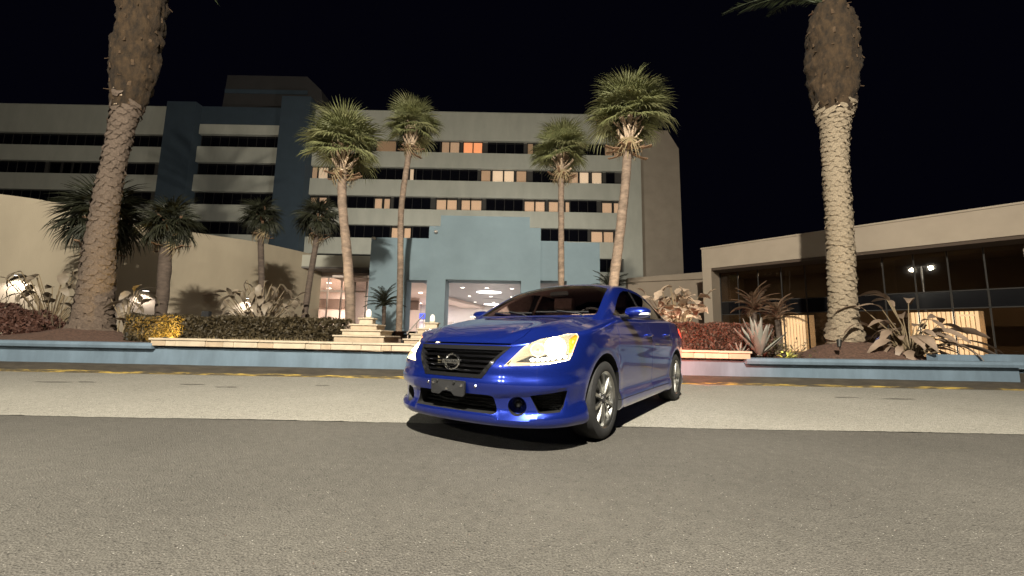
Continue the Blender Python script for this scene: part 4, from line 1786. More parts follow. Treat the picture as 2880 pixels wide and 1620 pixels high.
# --- headlights
HEAD_SOLID = build_body()
for sy in (1, -1):
    F = fq(sy)
    ax = (Q0[0], sy * Q0[1], 0)
    p = MB()
    p.prism(inset(HEAD, .0015), F, 1.93, 2.4)
    me = skin(HEAD_SOLID, fix_normals(p.mesh('c', [BLACK])), ax, .12, 0.002)
    me.materials.append(CLEAR)
    me.polygons.foreach_set('material_index', [0] * len(me.polygons))
    me.polygons.foreach_set('use_smooth', [True] * len(me.polygons))
    hl = link_mesh('headlight', me, car)
    # housing floor with bright reflector facets
    m = MB()
    inner = inset(HEAD, .004)
    m.prism(inner, F, 1.906, 1.918)
    m.build('reflector_housing', REFLECT, hl)
    m = MB()
    for (cu, cv, rad, dep) in ((-.300, .735, .068, .05), (-.430, .718, .058, .045)):
        seg = 24
        prof = [(rad, 1.975), (rad * .82, 1.95), (rad * .5, 1.93), (rad * .2, 1.922)]
        vs = [F(cu + r * math.cos(2 * math.pi * k / seg), cv + r * .92 * math.sin(2 * math.pi * k / seg), a) for r, a in prof for k in range(seg)]
        m.add(vs, [(i * seg + k, i * seg + (k + 1) % seg, (i + 1) * seg + (k + 1) % seg, (i + 1) * seg + k) for i in range(3) for k in range(seg)])
    m.build('reflector_bowl', REFLECT, hl, smooth=True)
    m = MB()
    seg = 20
    vs = [F(-.300 + r * math.cos(2 * math.pi * k / seg), .735 + r * math.sin(2 * math.pi * k / seg), a) for r, a in ((.080, 1.950), (.066, 1.98), (.032, 2.000), (.002, 2.006)) for k in range(seg)]
    m.add(vs, [(i * seg + k, i * seg + (k + 1) % seg, (i + 1) * seg + (k + 1) % seg, (i + 1) * seg + k) for i in range(3) for k in range(seg)])
    m.build('beam_lamp', BEAM, hl, smooth=True)
    for u, v in ((-.472, .641), (-.432, .643), (-.395, .646), (-.358, .650), (-.320, .655), (-.272, .662), (-.226, .670)):
        m = MB()
        seg = 12
        vs = [F(u + r * 1.15 * math.cos(2 * math.pi * k / seg), v + r * math.sin(2 * math.pi * k / seg), a) for r, a in ((.014, 1.96), (.012, 1.975), (.002, 1.98)) for k in range(seg)]
        m.add(vs, [(i * seg + k, i * seg + (k + 1) % seg, (i + 1) * seg + (k + 1) % seg, (i + 1) * seg + k) for i in range(2) for k in range(seg)])
        m.build('daytime_led', LED, hl, smooth=True)
    # dark bar that carries the diodes
    m = MB()
    m.prism([(-.60, .620), (-.49, .668), (-.205, .690), (-.205, .654), (-.343, .630), (-.472, .620)], F, 1.919, 1.945)
    m.build('led_bar', DARKCHROME, hl)
    m = MB()
    m.prism([(-.196, .700), (-.196, .800), (-.150, .838), (-.130, .824), (-.163, .740), (-.178, .700)], F, 1.919, 1.935)
    m.build('side_marker', AMBER, hl)
    m = MB()
    m.prism([(-.176, .775), (-.168, .795), (-.158, .790), (-.166, .770)], F, 1.936, 1.944)
    m.build('marker_bulb', AMBERHOT, hl)
    m = MB()
    m.prism([(-.186, .712), (-.184, .726), (-.176, .724), (-.178, .710)], F, 1.936, 1.944)
    m.build('marker_bulb', AMBERHOT, hl)

# --- tail lights
for sy in (1, -1):
    m = MB()
    out = [(-1.86, .93), (-1.95, 1.01), (-2.10, 1.02), (-2.14, .90), (-2.10, .80), (-1.98, .82)]
    pth = []
    vs, fs = [], []
    g = 7
    ctr = Vector((-2.02, .91))
    ringp = rounded(out, .03, 3)
    allp = [ctr.lerp(Vector(q), s) for s in (0.02, .5, .85, 1) for q in ringp]
    k0 = len(ringp)
    for j, q in enumerate(allp):
        h = BODY_BVH.ray_cast(Vector((q.x, sy * 1.5, q.y)), Vector((0, -sy, 0)))
        y = h[0].y if h[0] is not None else sy * .75
        vs.append((q.x, y + sy * (.014 if j < 3 * k0 else -.004), q.y))
    for i in range(3):
        for k in range(k0):
            fs.append((i * k0 + k, i * k0 + (k + 1) % k0, (i + 1) * k0 + (k + 1) % k0, (i + 1) * k0 + k))
    m.add(vs, fs)
    to = m.build('tail_light', TAILRED, car, smooth=True)
    lamp('tail_lamp', 'SPOT', (-2.385, sy * .62, .93), 520, (1, .21, .12), .06, (-6.0, sy * .80, .22), to, 54, .7)

# --- wheels
def wheel(x, y, sy, spin):
    m = MB()
    prof = [(.205, -.095), (.215, -.105), (.245, -.112), (.285, -.108), (.305, -.098), (.316, -.075), (.3185, -.04), (.3185, .04), (.316, .075), (.305, .098), (.285, .108), (.245, .112), (.228, .106), (.224, .09)]
    m.lathe(prof, 64, axis='y')
    for gy in (-.055, -.02, .02, .055):
        pass
    w = m.build('wheel', RUBBER, car, (x, y, .3185), smooth=True, angle=30)
    w.rotation_euler = (0, spin if sy > 0 else -spin, 0 if sy > 0 else math.pi)
    # y outward in wheel space
    m = MB()
    m.lathe([(.204, -.09), (.206, -.06), (.196, 0), (.200, .06), (.212, .085), (.222, .094), (.227, .100), (.229, .103), (.226, .1035), (.214, .096), (.207, .085), (.200, .06)], 64, axis='y')
    rim = m.build('rim', ALLOY, w, smooth=True, angle=35)
    fix_normals(rim.data)
    m = MB()
    for k in range(5):
        a0 = 2 * math.pi * k / 5
        for s in (-1, 1):
            # each pair of spokes opens into a V
            p0 = (.030 * s * .5, .045)
            p1 = (.062 * s, .210)
            wd0, wd1 = .011, .019
            vs = []
            for (u, v), wd, yo in ((p0, wd0, .088), ((.5 * (p0[0] + p1[0]), .5 * (p0[1] + p1[1])), .014, .096), (p1, wd1, .090)):
                for du, dy in ((-wd, -.020), (-wd * .75, 0), (wd * .75, .0), (wd, -.020)):
                    uu, vv = u + du, v
                    ca, sa = math.cos(a0), math.sin(a0)
                    vs.append((uu * ca - vv * sa, yo + dy, uu * sa + vv * ca))
            fs = []
            for i in range(2):
                for q in range(4):
                    fs.append((i * 4 + q, i * 4 + (q + 1) % 4, i * 4 + 4 + (q + 1) % 4, i * 4 + 4 + q))
            fs += [(0, 3, 2, 1), (8, 9, 10, 11)]
            mm = MB()
            mm.add(vs, fs)
            so = mm.build('spoke', ALLOY, w)
            fix_normals(so.data)
    m = MB()
    m.lathe([(.0001, .096), (.026, .096), (.031, .092), (.033, .085), (.060, .080), (.064, .060)], 30, axis='y')
    m.build('hub', ALLOYDARK, w, smooth=True, angle=40)
    for k in range(5):
        m = MB()
        a = 2 * math.pi * (k + .5) / 5
        T = Matrix.Translation((.047 * math.cos(a), .084, .047 * math.sin(a)))
        b0 = len(m.v)
        m.lathe([(.0001, .010), (.007, .010), (.008, 0)], 8, axis='y')
        m.v[b0:] = [tuple(T @ Vector(p)) for p in m.v[b0:]]
        m.build('lug_nut', CHROME, w)
    m = MB()
    m.lathe([(.05, .045), (.142, .045), (.142, .02), (.05, .02)], 40, axis='y', closed=True)
    m.build('brake_disc', ALLOYDARK, w, smooth=True, angle=40)
    m = MB()
    m.lathe([(.0001, .0), (.2, .0), (.2, -.02)], 32, axis='y')
    m.build('wheel_well_shade', BLACK, w)


for x in (1.35, -1.35):
    for sy in (1, -1):
        wheel(x, sy * .765, sy, R(17 if x > 0 else 40))
# ================================================================ palms, shrubs and hedges
FANGREEN = mat('fan_palm_green', (0.175, 0.185, 0.082), 0.55, var=0.45, scale=1.6, trans=.25)
FANGREEN2 = mat('fan_palm_olive', (0.205, 0.205, 0.100), 0.55, var=0.4, scale=1.6, trans=.25)
FANDARK = mat('fan_palm_shadow_green', (0.020, 0.022, 0.010), 0.6, var=0.4, scale=1.6, trans=.15)  # shade on the unlit palms painted into a near-black leaf colour
DEADFROND = mat('dry_frond', (0.22, 0.165, 0.09), 0.8, var=0.4, scale=2)
SABALBARK = mat('grey_palm_bark', (0.20, 0.145, 0.108), 0.9, var=0.45, scale=5, bump=0.7, bscale=16, stretch=(1, 1, 2.2))
DARKBARK = mat('dark_palm_bark', (0.085, 0.062, 0.048), 0.9, var=0.4, scale=5, bump=0.7, bscale=18, stretch=(1, 1, 2.2))
BOOT = mat('pale_leaf_boot', (0.52, 0.40, 0.29), 0.85, var=0.3, scale=7)
BOOTD = mat('brown_leaf_boot', (0.16, 0.095, 0.055), 0.9, var=0.35, scale=7)
SCARL = mat('grey_brown_leaf_scar', (0.110, 0.080, 0.060), 0.9, var=0.35, scale=6, bump=.5, bscale=40)
SCARR = mat('pale_tan_leaf_scar', (0.25, 0.20, 0.140), 0.9, var=0.45, scale=6, bump=.5, bscale=40)
FIBRE = mat('brown_palm_fibre', (0.030, 0.0175, 0.0075), 0.95, var=0.75, scale=9, bump=1.0, bscale=30, stretch=(1, 1, .35))
FEATHER = mat('feather_frond_green', (0.028, 0.038, 0.014), 0.6, var=0.4, scale=2, trans=.2)
FEATHERRED = mat('dim_feather_frond', (0.115, 0.070, 0.040), 0.7, var=0.4, scale=2, trans=.2)
PADDLE = mat('dull_paddle_leaf', (0.23, 0.185, 0.135), 0.55, var=0.35, scale=4, trans=.2)
PADDLELIT = mat('lit_paddle_leaf', (0.42, 0.32, 0.235), 0.5, var=0.25, scale=4, trans=.2)  # strong lamp light on the round leaves put into a paler colour
BANANA = mat('brown_banana_leaf', (0.26, 0.19, 0.14), 0.55, var=0.35, scale=3, trans=.2)
STALK = mat('leaf_stalk', (0.20, 0.15, 0.09), 0.6, var=.2, scale=4)
HEDGEG = mat('olive_hedge_leaf', (0.055, 0.040, 0.018), 0.6, var=0.5, scale=9, trans=.2)
HEDGER = mat('red_brown_hedge_leaf', (0.105, 0.050, 0.032), 0.6, var=0.5, scale=9, trans=.2)
TWIG = mat('hedge_twig', (0.07, 0.048, 0.03), 0.9)
AGAVE = mat('grey_green_agave', (0.21, 0.205, 0.175), 0.6, var=0.2, scale=4)
DRYGRASS = mat('dry_grass', (0.22, 0.165, 0.085), 0.8, var=.4, scale=6)


def fan_frond(name, m, seed, pet=.55, rad=.78, n=26, droop=.28, lw=.030):
    rnd = random.Random(seed)
    b = MB()
    b.tube([(0, 0, 0), (pet * .5, 0, .03), (pet, 0, 0)], [.018, .013, .010], 5)
    for k in range(n):
        a = R(-118 + 236 * k / (n - 1) + rnd.uniform(-2, 2))
        L = rad * (.70 + .30 * math.cos(a * .75)) * rnd.uniform(.9, 1.06)
        w0 = .012
        w1 = lw
        dx, dy = math.cos(a), math.sin(a)
        nx, ny = -dy, dx
        dr = droop * rnd.uniform(.7, 1.5)
        fold = .35 * abs(math.sin(a))

        def P(t, s, z=0):
            r = L * t
            return (pet + dx * r + nx * s, dy * r + ny * s, -dr * r * r / rad + fold * r * .35 + z)
        vs = [P(0, -w0), P(0, w0), P(.5, -w1, -.008), P(.5, 0, .012), P(.5, w1, -.008), P(.82, -w1 * .55, -.01), P(.82, 0, 0), P(.82, w1 * .55, -.01), P(1, 0, -.03 - .10 * rnd.random())]
        b.add(vs, [(0, 1, 3), (0, 3, 2), (1, 4, 3), (2, 3, 6, 5), (3, 4, 7, 6), (5, 6, 8), (6, 7, 8)])
    return b.mesh(name, m)


def feather_frond(name, m, seed, L=3.0, pairs=42, ll=.42, arch=.9):
    rnd = random.Random(seed)
    b = MB()
    path = []
    for i in range(15):
        t = i / 14
        path.append(Vector((L * (t - .12 * t * t), 0, L * (.30 * t - arch * .55 * t * t))))
    b.tube(path, [.03 * (1 - .85 * i / 14) + .003 for i in range(15)], 5)
    for k in range(pairs):
        t = .12 + .88 * k / (pairs - 1)
        f = t * 14
        i = min(int(f), 13)
        p = path[i].lerp(path[i + 1], f - i)
        d = (path[i + 1] - path[i]).normalized()
        l = ll * (math.sin(math.pi * min(.97, .15 + .85 * t)) ** .6) * rnd.uniform(.85, 1.1)
        for s in (-1, 1):
            q = p + d * l * .55 + Vector((0, s * l * .75, -l * rnd.uniform(.05, .45) + .12 * l))
            mid = p.lerp(q, .5) + Vector((0, 0, .04 * l))
            w_ = .014
            b.add([p, mid + d * w_, q, mid - d * w_], [(0, 1, 2, 3)])
    return b.mesh(name, m)


def crown(root, meshes, base, n, emin, emax, scale, rnd, name='frond', roll=20):
    for i in range(n):
        u = (i + .5) / n
        el = emax + (emin - emax) * u ** .9 + rnd.uniform(-7, 7)
        az = i * 137.508 + rnd.uniform(-14, 14)
        s = scale * rnd.uniform(.86, 1.1)
        o = link_mesh(name, meshes[i % len(meshes)], root, (base[0], base[1], base[2] + .16 * (1 - u)))
        o.rotation_euler = Euler((R(rnd.uniform(-roll, roll)), R(-el), R(az)), 'XYZ')
        o.scale = (s, s, s)


FANS = [fan_frond('fan_frond', FANGREEN, 1, n=32, lw=.023), fan_frond('fan_frond', FANGREEN2, 2, n=32, droop=.5, lw=.023), fan_frond('fan_frond', FANGREEN, 3, n=32, droop=.18, lw=.023)]
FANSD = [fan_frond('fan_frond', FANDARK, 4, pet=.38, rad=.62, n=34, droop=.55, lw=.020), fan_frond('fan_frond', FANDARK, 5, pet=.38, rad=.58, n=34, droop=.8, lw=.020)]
DRYF = fan_frond('dry_frond', DEADFROND, 7, pet=.5, rad=.6, n=16, droop=.9)
bt = MB()
bt.add([(0, -.045, 0), (0, .045, 0), (.0, .03, .05), (.0, -.03, .05), (.11, -.028, .20), (.11, .028, .20), (.10, .02, .23), (.10, -.02, .23), (.15, -.036, .33), (.15, .036, .33), (.13, .03, .34), (.13, -.03, .34)],
       [(0, 1, 5, 4), (1, 2, 6, 5), (2, 3, 7, 6), (3, 0, 4, 7), (4, 5, 9, 8), (5, 6, 10, 9), (6, 7, 11, 10), (7, 4, 8, 11), (8, 9, 10, 11), (0, 3, 2, 1)])
BOOT_ME = bt.mesh('boot', BOOT)
BOOTD_ME = bt.mesh('boot', BOOTD)


def trunk_mesh(path, radii, m, seed, seg=18, sub=5, rough=.05, name='trunk'):
    """tapered trunk with rings and an uneven outline"""
    b = MB()
    P, Rr = [], []
    for i in range(len(path) - 1):
        for k in range(sub):
            t = k / sub
            P.append(Vector(path[i]).lerp(Vector(path[i + 1]), t))
            Rr.append(radii[i] + (radii[i + 1] - radii[i]) * t)
    P.append(Vector(path[-1]))
    Rr.append(radii[-1])
    b.tube(P, Rr, seg)
    from mathutils import noise
    for j in range(len(b.v)):
        v = Vector(b.v[j])
        i = min(j // seg, len(P) - 1)
        d = v - P[i]
        q = noise.noise(Vector((v.x * 5 + seed, v.y * 5, v.z * 3.2))) + .5 * noise.noise(Vector((v.x * 13, v.y * 13 + seed, v.z * 9)))
        b.v[j] = tuple(P[i] + d * (1 + rough * q * 2))
    return b.mesh(name, m, smooth=True)


def arc3(pts, n):
    """points spaced along a smooth 3-D curve"""
    z = [p[2] for p in pts]
    fx_, fy_ = pchip(z, [p[0] for p in pts]), pchip(z, [p[1] for p in pts])
    return [(fx_(q), fy_(q), q) for q in np.linspace(z[0], z[-1], n)]


def sabal(base, pts, r0, r1, ztop, cscale, n, label, group, seed, meshes=FANS, bark=SABALBARK, boots=44, bootme=None, emin=-24, dead=3):
    rnd = random.Random(seed)
    root = empty('cabbage_palm', base, label, 'palm tree', group)
    B = Vector(base)
    path = [Vector(p) - B for p in arc3(pts, 16)]
    radii = [r0 + (r1 - r0) * (i / 15) ** .6 for i in range(16)]
    radii[0] *= 1.25
    link_mesh('trunk', trunk_mesh(path, radii, bark, seed), root)
    top = path[-1]
    for k in range(boots):
        u = k / max(1, boots - 1)
        z = top.z - .95 * cscale * (1 - u) + .1
        f = max(0, min(.999, (z - path[0].z) / (top.z - path[0].z)))
        p = path[int(f * 15)].lerp(path[min(15, int(f * 15) + 1)], f * 15 - int(f * 15))
        a = k * 137.5 + rnd.uniform(-15, 15)
        o = link_mesh('boot', bootme or (BOOT_ME if u > .22 else BOOTD_ME), root, (p.x + math.cos(R(a)) * r1 * .8, p.y + math.sin(R(a)) * r1 * .8, z))
        s = rnd.uniform(1.0, 1.5) * cscale * (1.0 if u > .22 else 1.05)
        o.rotation_euler = Euler((rnd.uniform(-.3, .3), R(12 if u > .25 else 60) + rnd.uniform(-.3, .3), R(a)), 'XYZ')
        o.scale = (s, s, s)
    crown(root, meshes, (top.x, top.y, top.z + (.22 * cscale if boots > 30 else 0)), n, emin, 86, cscale, rnd)
    for k in range(dead):
        o = link_mesh('dry_frond', DRYF, root, (top.x, top.y, top.z - .2))
        o.rotation_euler = Euler((0, R(48 + rnd.uniform(-8, 16)), R(k * 360 / dead + rnd.uniform(-30, 30))), 'XYZ')
        o.scale = (cscale * .8,) * 3
    return root


G1 = 'tall cabbage palms before the hotel'
sabal((-4.75, 12.0, .5), [(-4.75, 12, .5), (-4.82, 12, 1.6), (-4.95, 12, 2.7), (-5.12, 12, 3.8), (-5.33, 12, 5.2), (-5.38, 12, 6.42)], .155, .125, 6.42, 1.0, 46,
      'tall cabbage palm with a green uplit crown, leaning left beside the blue stair column', G1, 21)
sabal((-4.15, 15.0, .5), [(-4.15, 15, .5), (-4.22, 15, 3.0), (-4.33, 15, 5.6), (-4.2, 15, 7.4), (-4.05, 15, 8.75)], .125, .105, 8.75, .94, 42,
      'tall slim cabbage palm in front of the left shoulder of the blue portal', G1, 22)
sabal((1.86, 15.0, .5), [(1.86, 15, .5), (1.85, 15, 3.0), (1.84, 15, 6.4), (1.86, 15, 7.8)], .125, .11, 7.8, 1.0, 42,
      'slim straight cabbage palm in front of the right shoulder of the blue portal', G1, 23)
sabal((2.86, 12.0, .5), [(2.86, 12, .5), (3.05, 12, 2.4), (3.32, 12, 4.4), (3.50, 12, 6.0), (3.62, 12, 7.6)], .165, .135, 7.6, 1.10, 46,
      'tallest cabbage palm with a wide green crown above the hotel roof line, leaning right', G1, 24)
G2 = 'dark palms along the curved wall'
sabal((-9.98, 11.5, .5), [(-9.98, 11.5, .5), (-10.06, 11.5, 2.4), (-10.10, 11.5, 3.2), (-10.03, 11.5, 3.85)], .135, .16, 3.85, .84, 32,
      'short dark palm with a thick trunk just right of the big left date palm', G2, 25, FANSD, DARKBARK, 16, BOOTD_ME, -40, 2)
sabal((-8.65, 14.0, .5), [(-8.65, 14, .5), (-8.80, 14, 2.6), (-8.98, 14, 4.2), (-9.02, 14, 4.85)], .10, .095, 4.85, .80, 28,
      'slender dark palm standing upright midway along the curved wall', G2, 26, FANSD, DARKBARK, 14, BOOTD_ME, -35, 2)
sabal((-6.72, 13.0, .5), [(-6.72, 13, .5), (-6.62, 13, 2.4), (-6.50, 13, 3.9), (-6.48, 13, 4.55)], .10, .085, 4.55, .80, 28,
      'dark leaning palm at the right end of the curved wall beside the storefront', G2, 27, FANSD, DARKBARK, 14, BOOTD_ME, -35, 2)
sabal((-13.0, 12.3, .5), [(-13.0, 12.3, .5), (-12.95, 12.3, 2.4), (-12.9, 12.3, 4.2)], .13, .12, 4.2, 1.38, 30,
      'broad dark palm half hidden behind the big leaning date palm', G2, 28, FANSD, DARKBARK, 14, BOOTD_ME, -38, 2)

# ---------------------------------------------------------------- the two big date palms
sc = MB()
sc.add([(-.5, 0, .5), (.5, 0, .5), (-.62, .20, .05), (0, .36, .10), (.62, .20, .05), (-.45, .34, -.28), (0, .50, -.30), (.45, .34, -.28), (-.25, .02, -.62), (.25, .02, -.62)],
       [(0, 2, 3), (0, 3, 1), (1, 3, 4), (2, 5, 6, 3), (3, 6, 7, 4), (5, 8, 9, 6), (6, 9, 7)])
FRONDS = [feather_frond('frond', FEATHER, 31), feather_frond('frond', FEATHER, 32, arch=.7)]
stub = MB()
stub.add([(0, -.05, -.02), (0, .05, -.02), (0, .04, .03), (0, -.04, .03), (.16, -.03, .05), (.16, .03, .05), (.16, .025, .085), (.16, -.025, .085)],
         [(0, 1, 5, 4), (1, 2, 6, 5), (2, 3, 7, 6), (3, 0, 4, 7), (4, 5, 6, 7)])


def date_palm(base, prof, zneck, label, seed, scar_mat, nscar, cz, n_frond, extra):
    rnd = random.Random(seed)
    root = empty('date_palm', base, label, 'palm tree', None)
    B = Vector(base)
    zf = [p[0] for p in prof]
    cx, rr = pchip(zf, [p[1] for p in prof]), pchip(zf, [p[2] for p in prof])
    z0 = zf[0]
    zs_ = np.linspace(z0, zneck, 40)
    path = [Vector((cx(z), base[1], z)) - B for z in zs_]
    link_mesh('trunk', trunk_mesh(path, [rr(z) * .97 for z in zs_], scar_mat, seed, 20, 2, .03), root)
    sme = sc.mesh('leaf_scar', scar_mat)
    joined = MB()
    k = 0
    z = z0 + .12
    items = []
    while z < zneck + .55:
        if z > zneck and rnd.random() < (z - zneck) / .6:
            z += .02
            k += 1
            continue
        a = k * 137.508
        r = rr(z)
        w_ = max(.13, 2 * math.pi * r / 9.0) * rnd.uniform(.85, 1.12)
        h = nscar * rnd.uniform(.75, 1.35)
        x, y = cx(z) + math.cos(R(a)) * r * .95, base[1] + math.sin(R(a)) * r * .95
        rot = Euler((rnd.uniform(-.35, .25), rnd.uniform(-.28, .28), R(a - 90)), 'XYZ')
        items.append((Vector((x, y, z)) - B, rot, (w_, rnd.uniform(.06, .15), h), (Vector((x, y, 0)) - Vector((cx(z), base[1], 0))).normalized().dot(Vector((-base[0], -base[1], 0)).normalized())))
        z += nscar * w_ / (2 * math.pi * r) * .80
        k += 1
    items.sort(key=lambda q: -q[3])
    for i, (p, rot, s, f) in enumerate(items):
        if i < 300:
            link_mesh('leaf_scar', sme, root, p, rot, s)
        else:
            T = Matrix.LocRotScale(p, rot, Vector(s))
            joined.add([T @ Vector(v) for v in sc.v], sc.f)
    if joined.v:
        o = joined.build('leaf_scars', scar_mat, root)
        o['kind'] = 'stuff'
    zs_ = np.linspace(zneck - .05, cz, 22)
    path = [Vector((cx(z), base[1], z)) - B for z in zs_]
    link_mesh('fibre_head', trunk_mesh(path, [rr(z) for z in zs_], FIBRE, seed + 3, 48, 4, .10, 'fibre_head'), root)
    stm = stub.mesh('leaf_stub', BOOT)
    stm2 = stub.mesh('leaf_stub', mat('dark_leaf_stub', (.060, .036, .018), .9, var=.4, scale=9))
    for i in range(90):
        z = zneck + (cz - zneck) * ((i + .5) / 90) ** 1.25
        a = i * 137.508 + rnd.uniform(-10, 10)
        r = rr(z) * .97
        o = link_mesh('leaf_stub', stm if rnd.random() < .22 - 1.2 * (i / 90) else stm2, root, Vector((cx(z) + math.cos(R(a)) * r, base[1] + math.sin(R(a)) * r, z)) - B)
        o.rotation_euler = Euler((rnd.uniform(-.4, .4), R(rnd.uniform(-88, -58)), R(a)), 'XYZ')
        o.scale = (rnd.uniform(.5, .9),) * 3
    for i in range(14):
        # loose fibres that break the outline of the head
        z = zneck + (cz - zneck) * (i + .5) / 14
        a = i * 137.5 * 1.7
        r = rr(z)
        p = Vector((cx(z) + math.cos(R(a)) * r, base[1] + math.sin(R(a)) * r, z)) - B
        o = link_mesh('leaf_stub', stm2, root, p)
        o.rotation_euler = Euler((rnd.uniform(-.5, .5), R(rnd.uniform(20, 75)), R(a)), 'XYZ')
        o.scale = (rnd.uniform(.5, .9), .4, .4)
    top = Vector((cx(cz), base[1], cz)) - B
    for i in range(n_frond):
        u = (i + .5) / n_frond
        o = link_mesh('frond', FRONDS[i % 2], root, top + Vector((0, 0, -.15 + .2 * (1 - u))))
        o.rotation_euler = Euler((R(rnd.uniform(-15, 15)), R(-(82 - 48 * u)), R(i * 137.5)), 'XYZ')
        o.scale = (rnd.uniform(.9, 1.15),) * 3
    for (dx, dy, dz, el, az, s) in extra:
        o = link_mesh('frond', FRONDS[0], root, top + Vector((dx, dy, dz)))
        o.rotation_euler = Euler((0, R(-el), R(az)), 'XYZ')
        o.scale = (s, s, s)
    return root


date_palm((-10.38, 10.0, .55), [(.45, -10.38, .56), (.75, -10.38, .47), (1.1, -10.38, .37), (2.1, -10.41, .315), (3.1, -10.47, .272), (4.2, -10.47, .240), (5.25, -10.42, .225), (6.2, -10.36, .245),
                               (6.8, -10.30, .33), (7.4, -10.28, .45), (8.0, -10.28, .485), (9.2, -10.25, .49), (10.2, -10.25, .46), (10.7, -10.25, .38)], 6.55,
          'big leaning date palm on the left with a broad flared base and knobbly trunk', 41, SCARL, .19, 10.7, 22, [(.35, -.1, -.25, -14, -6, .80), (.2, -.3, -.2, 2, -30, .8)])
date_palm((8.25, 10.0, .9), [(.8, 8.25, .40), (1.1, 8.25, .37), (1.45, 8.26, .285), (2.5, 8.31, .265), (3.5, 8.35, .262), (4.5, 8.37, .258), (5.6, 8.40, .265), (6.5, 8.47, .30), (6.9, 8.50, .40), (7.6, 8.53, .53),
                            (8.3, 8.55, .585), (9.0, 8.57, .575), (9.6, 8.58, .50), (10.0, 8.57, .34), (10.15, 8.56, .25)], 6.75,
          'big upright date palm on the right with a pale coiled trunk and brown fibrous head', 42, SCARR, .135, 10.1, 24, [(-.1, 0, .05, 12, 170, .8), (0, -.1, .1, 30, 200, .7)])

# ---------------------------------------------------------------- small feather palms
SMALLF = [feather_frond('frond', FANDARK, 51, L=1.0, pairs=24, ll=.22, arch=1.0)]
SMALLR = [feather_frond('frond', FEATHERRED, 52, L=.95, pairs=24, ll=.20, arch=1.1)]


def small_palm(x, y, z0, z1, meshes, n, s, label, seed, bark=DARKBARK):
    rnd = random.Random(seed)
    root = empty('pygmy_palm', (x, y, z0), label, 'palm tree', 'small feather palms')
    h = z1 - z0
    link_mesh('trunk', trunk_mesh([(0, 0, -.1), (.02, 0, h * .5), (0, 0, h)], [.09, .075, .085], bark, seed, 10, 4, .08), root)
    crown(root, meshes, (0, 0, h), n, 2, 80, s, rnd)


small_palm(-5.40, 17.0, .6, 2.05, SMALLF, 24, 1.0, 'small dark feather palm in front of the left wing of the blue portal', 61)
small_palm(7.55, 12.5, .5, 1.75, SMALLR, 22, .95, 'dim reddish feather palm in front of the dark glazing left of the right date palm', 62)
small_palm(7.42, 11.2, .5, 1.45, SMALLR, 16, .75, 'lower dry feather palm beside the lit blinds left of the right date palm', 63)
small_palm(3.55, 14.5, .5, 2.5, SMALLF, 20, 1.0, 'dark feather palm at the right shoulder of the blue portal, just above the car roof', 64)


# ---------------------------------------------------------------- paddle-leaved plants
def paddle(name, m, L, W, bend, seed, curl=.25):
    rnd = random.Random(seed)
    b = MB()
    n = 9
    vs = []
    for i in range(n):
        t = i / (n - 1)
        w_ = W * .5 * (math.sin(math.pi * min(.985, .04 + .96 * t)) ** .65)
        x = L * t * (1 - .25 * bend * t)
        z = -bend * L * .5 * t * t
        rag = 1 + rnd.uniform(-.32, .16)
        vs += [(x, -w_ * rag, z + curl * w_), (x, 0, z), (x, w_ * rag, z + curl * w_)]
    b.add(vs, [(i * 3 + k, i * 3 + k + 1, i * 3 + k + 4, i * 3 + k + 3) for i in range(n - 1) for k in range(2)])
    return b.mesh(name, m, smooth=True)


def paddle_plant(name, base, label, cat, group, seed, leaves, lm, stalk_m=STALK):
    """leaves: (azimuth, stalk lean, stalk length, leaf length, leaf width, leaf tilt, bend)"""
    rnd = random.Random(seed)
    root = empty(name, base, label, cat, group)
    for (az, lean, sl, L, W, tilt, bend) in leaves:
        a = R(az)
        d = Vector((math.cos(a), math.sin(a), 0))
        p1 = d * sl * math.sin(R(lean)) + Vector((0, 0, sl * math.cos(R(lean))))
        mid = p1 * .5 + d * (-.05 * sl) + Vector((0, 0, .03))
        o0 = d * rnd.uniform(.02, .12) + Vector((rnd.uniform(-.06, .06), rnd.uniform(-.06, .06), -.05))
        b = MB()
        b.tube([o0, mid, p1], [.018, .013, .009], 5)
        st_ = b.build('stalk', stalk_m, root)
        o = link_mesh('leaf', paddle('leaf', lm, L, W, bend, rnd.random()), st_, p1)
        o.rotation_euler = Euler((rnd.uniform(-.6, .6), R(-tilt), a + rnd.uniform(-.25, .25)), 'XYZ')
    return root


def random_leaves(rnd, n, spread, sl, L, W, tilt, bend):
    out = []
    for i in range(n):
        out.append((i * 137.5 + rnd.uniform(-20, 20), rnd.uniform(*spread), rnd.uniform(*sl), rnd.uniform(*L), rnd.uniform(*W), rnd.uniform(*tilt), rnd.uniform(*bend)))
    return out


rnd = random.Random(77)
GP = 'paddle-leaved plants in the bed'
paddle_plant('paddle_plant', (4.48, 11.0, .52), 'bushy plant with big round lamp-lit leaves behind the right hedge, beside the car', 'plant', GP, 71,
             random_leaves(rnd, 70, (0, 34), (.75, 1.85), (.30, .46), (.24, .36), (-40, 60), (.3, .9)), PADDLELIT)
paddle_plant('paddle_plant', (-7.25, 11.6, .52), 'tangled paddle-leaf plant with curled dull leaves above the left hedge', 'plant', GP, 72,
             random_leaves(rnd, 96, (6, 60), (.8, 1.85), (.28, .52), (.11, .21), (-65, 65), (.5, 1.8)), PADDLE)
paddle_plant('paddle_plant', (-12.3, 10.8, .55), 'tall paddle-leaf plant with upright stalks left of the big date palm', 'plant', GP, 73,
             random_leaves(rnd, 40, (4, 40), (.9, 2.1), (.28, .48), (.11, .20), (-50, 60), (.5, 1.6)), PADDLE)
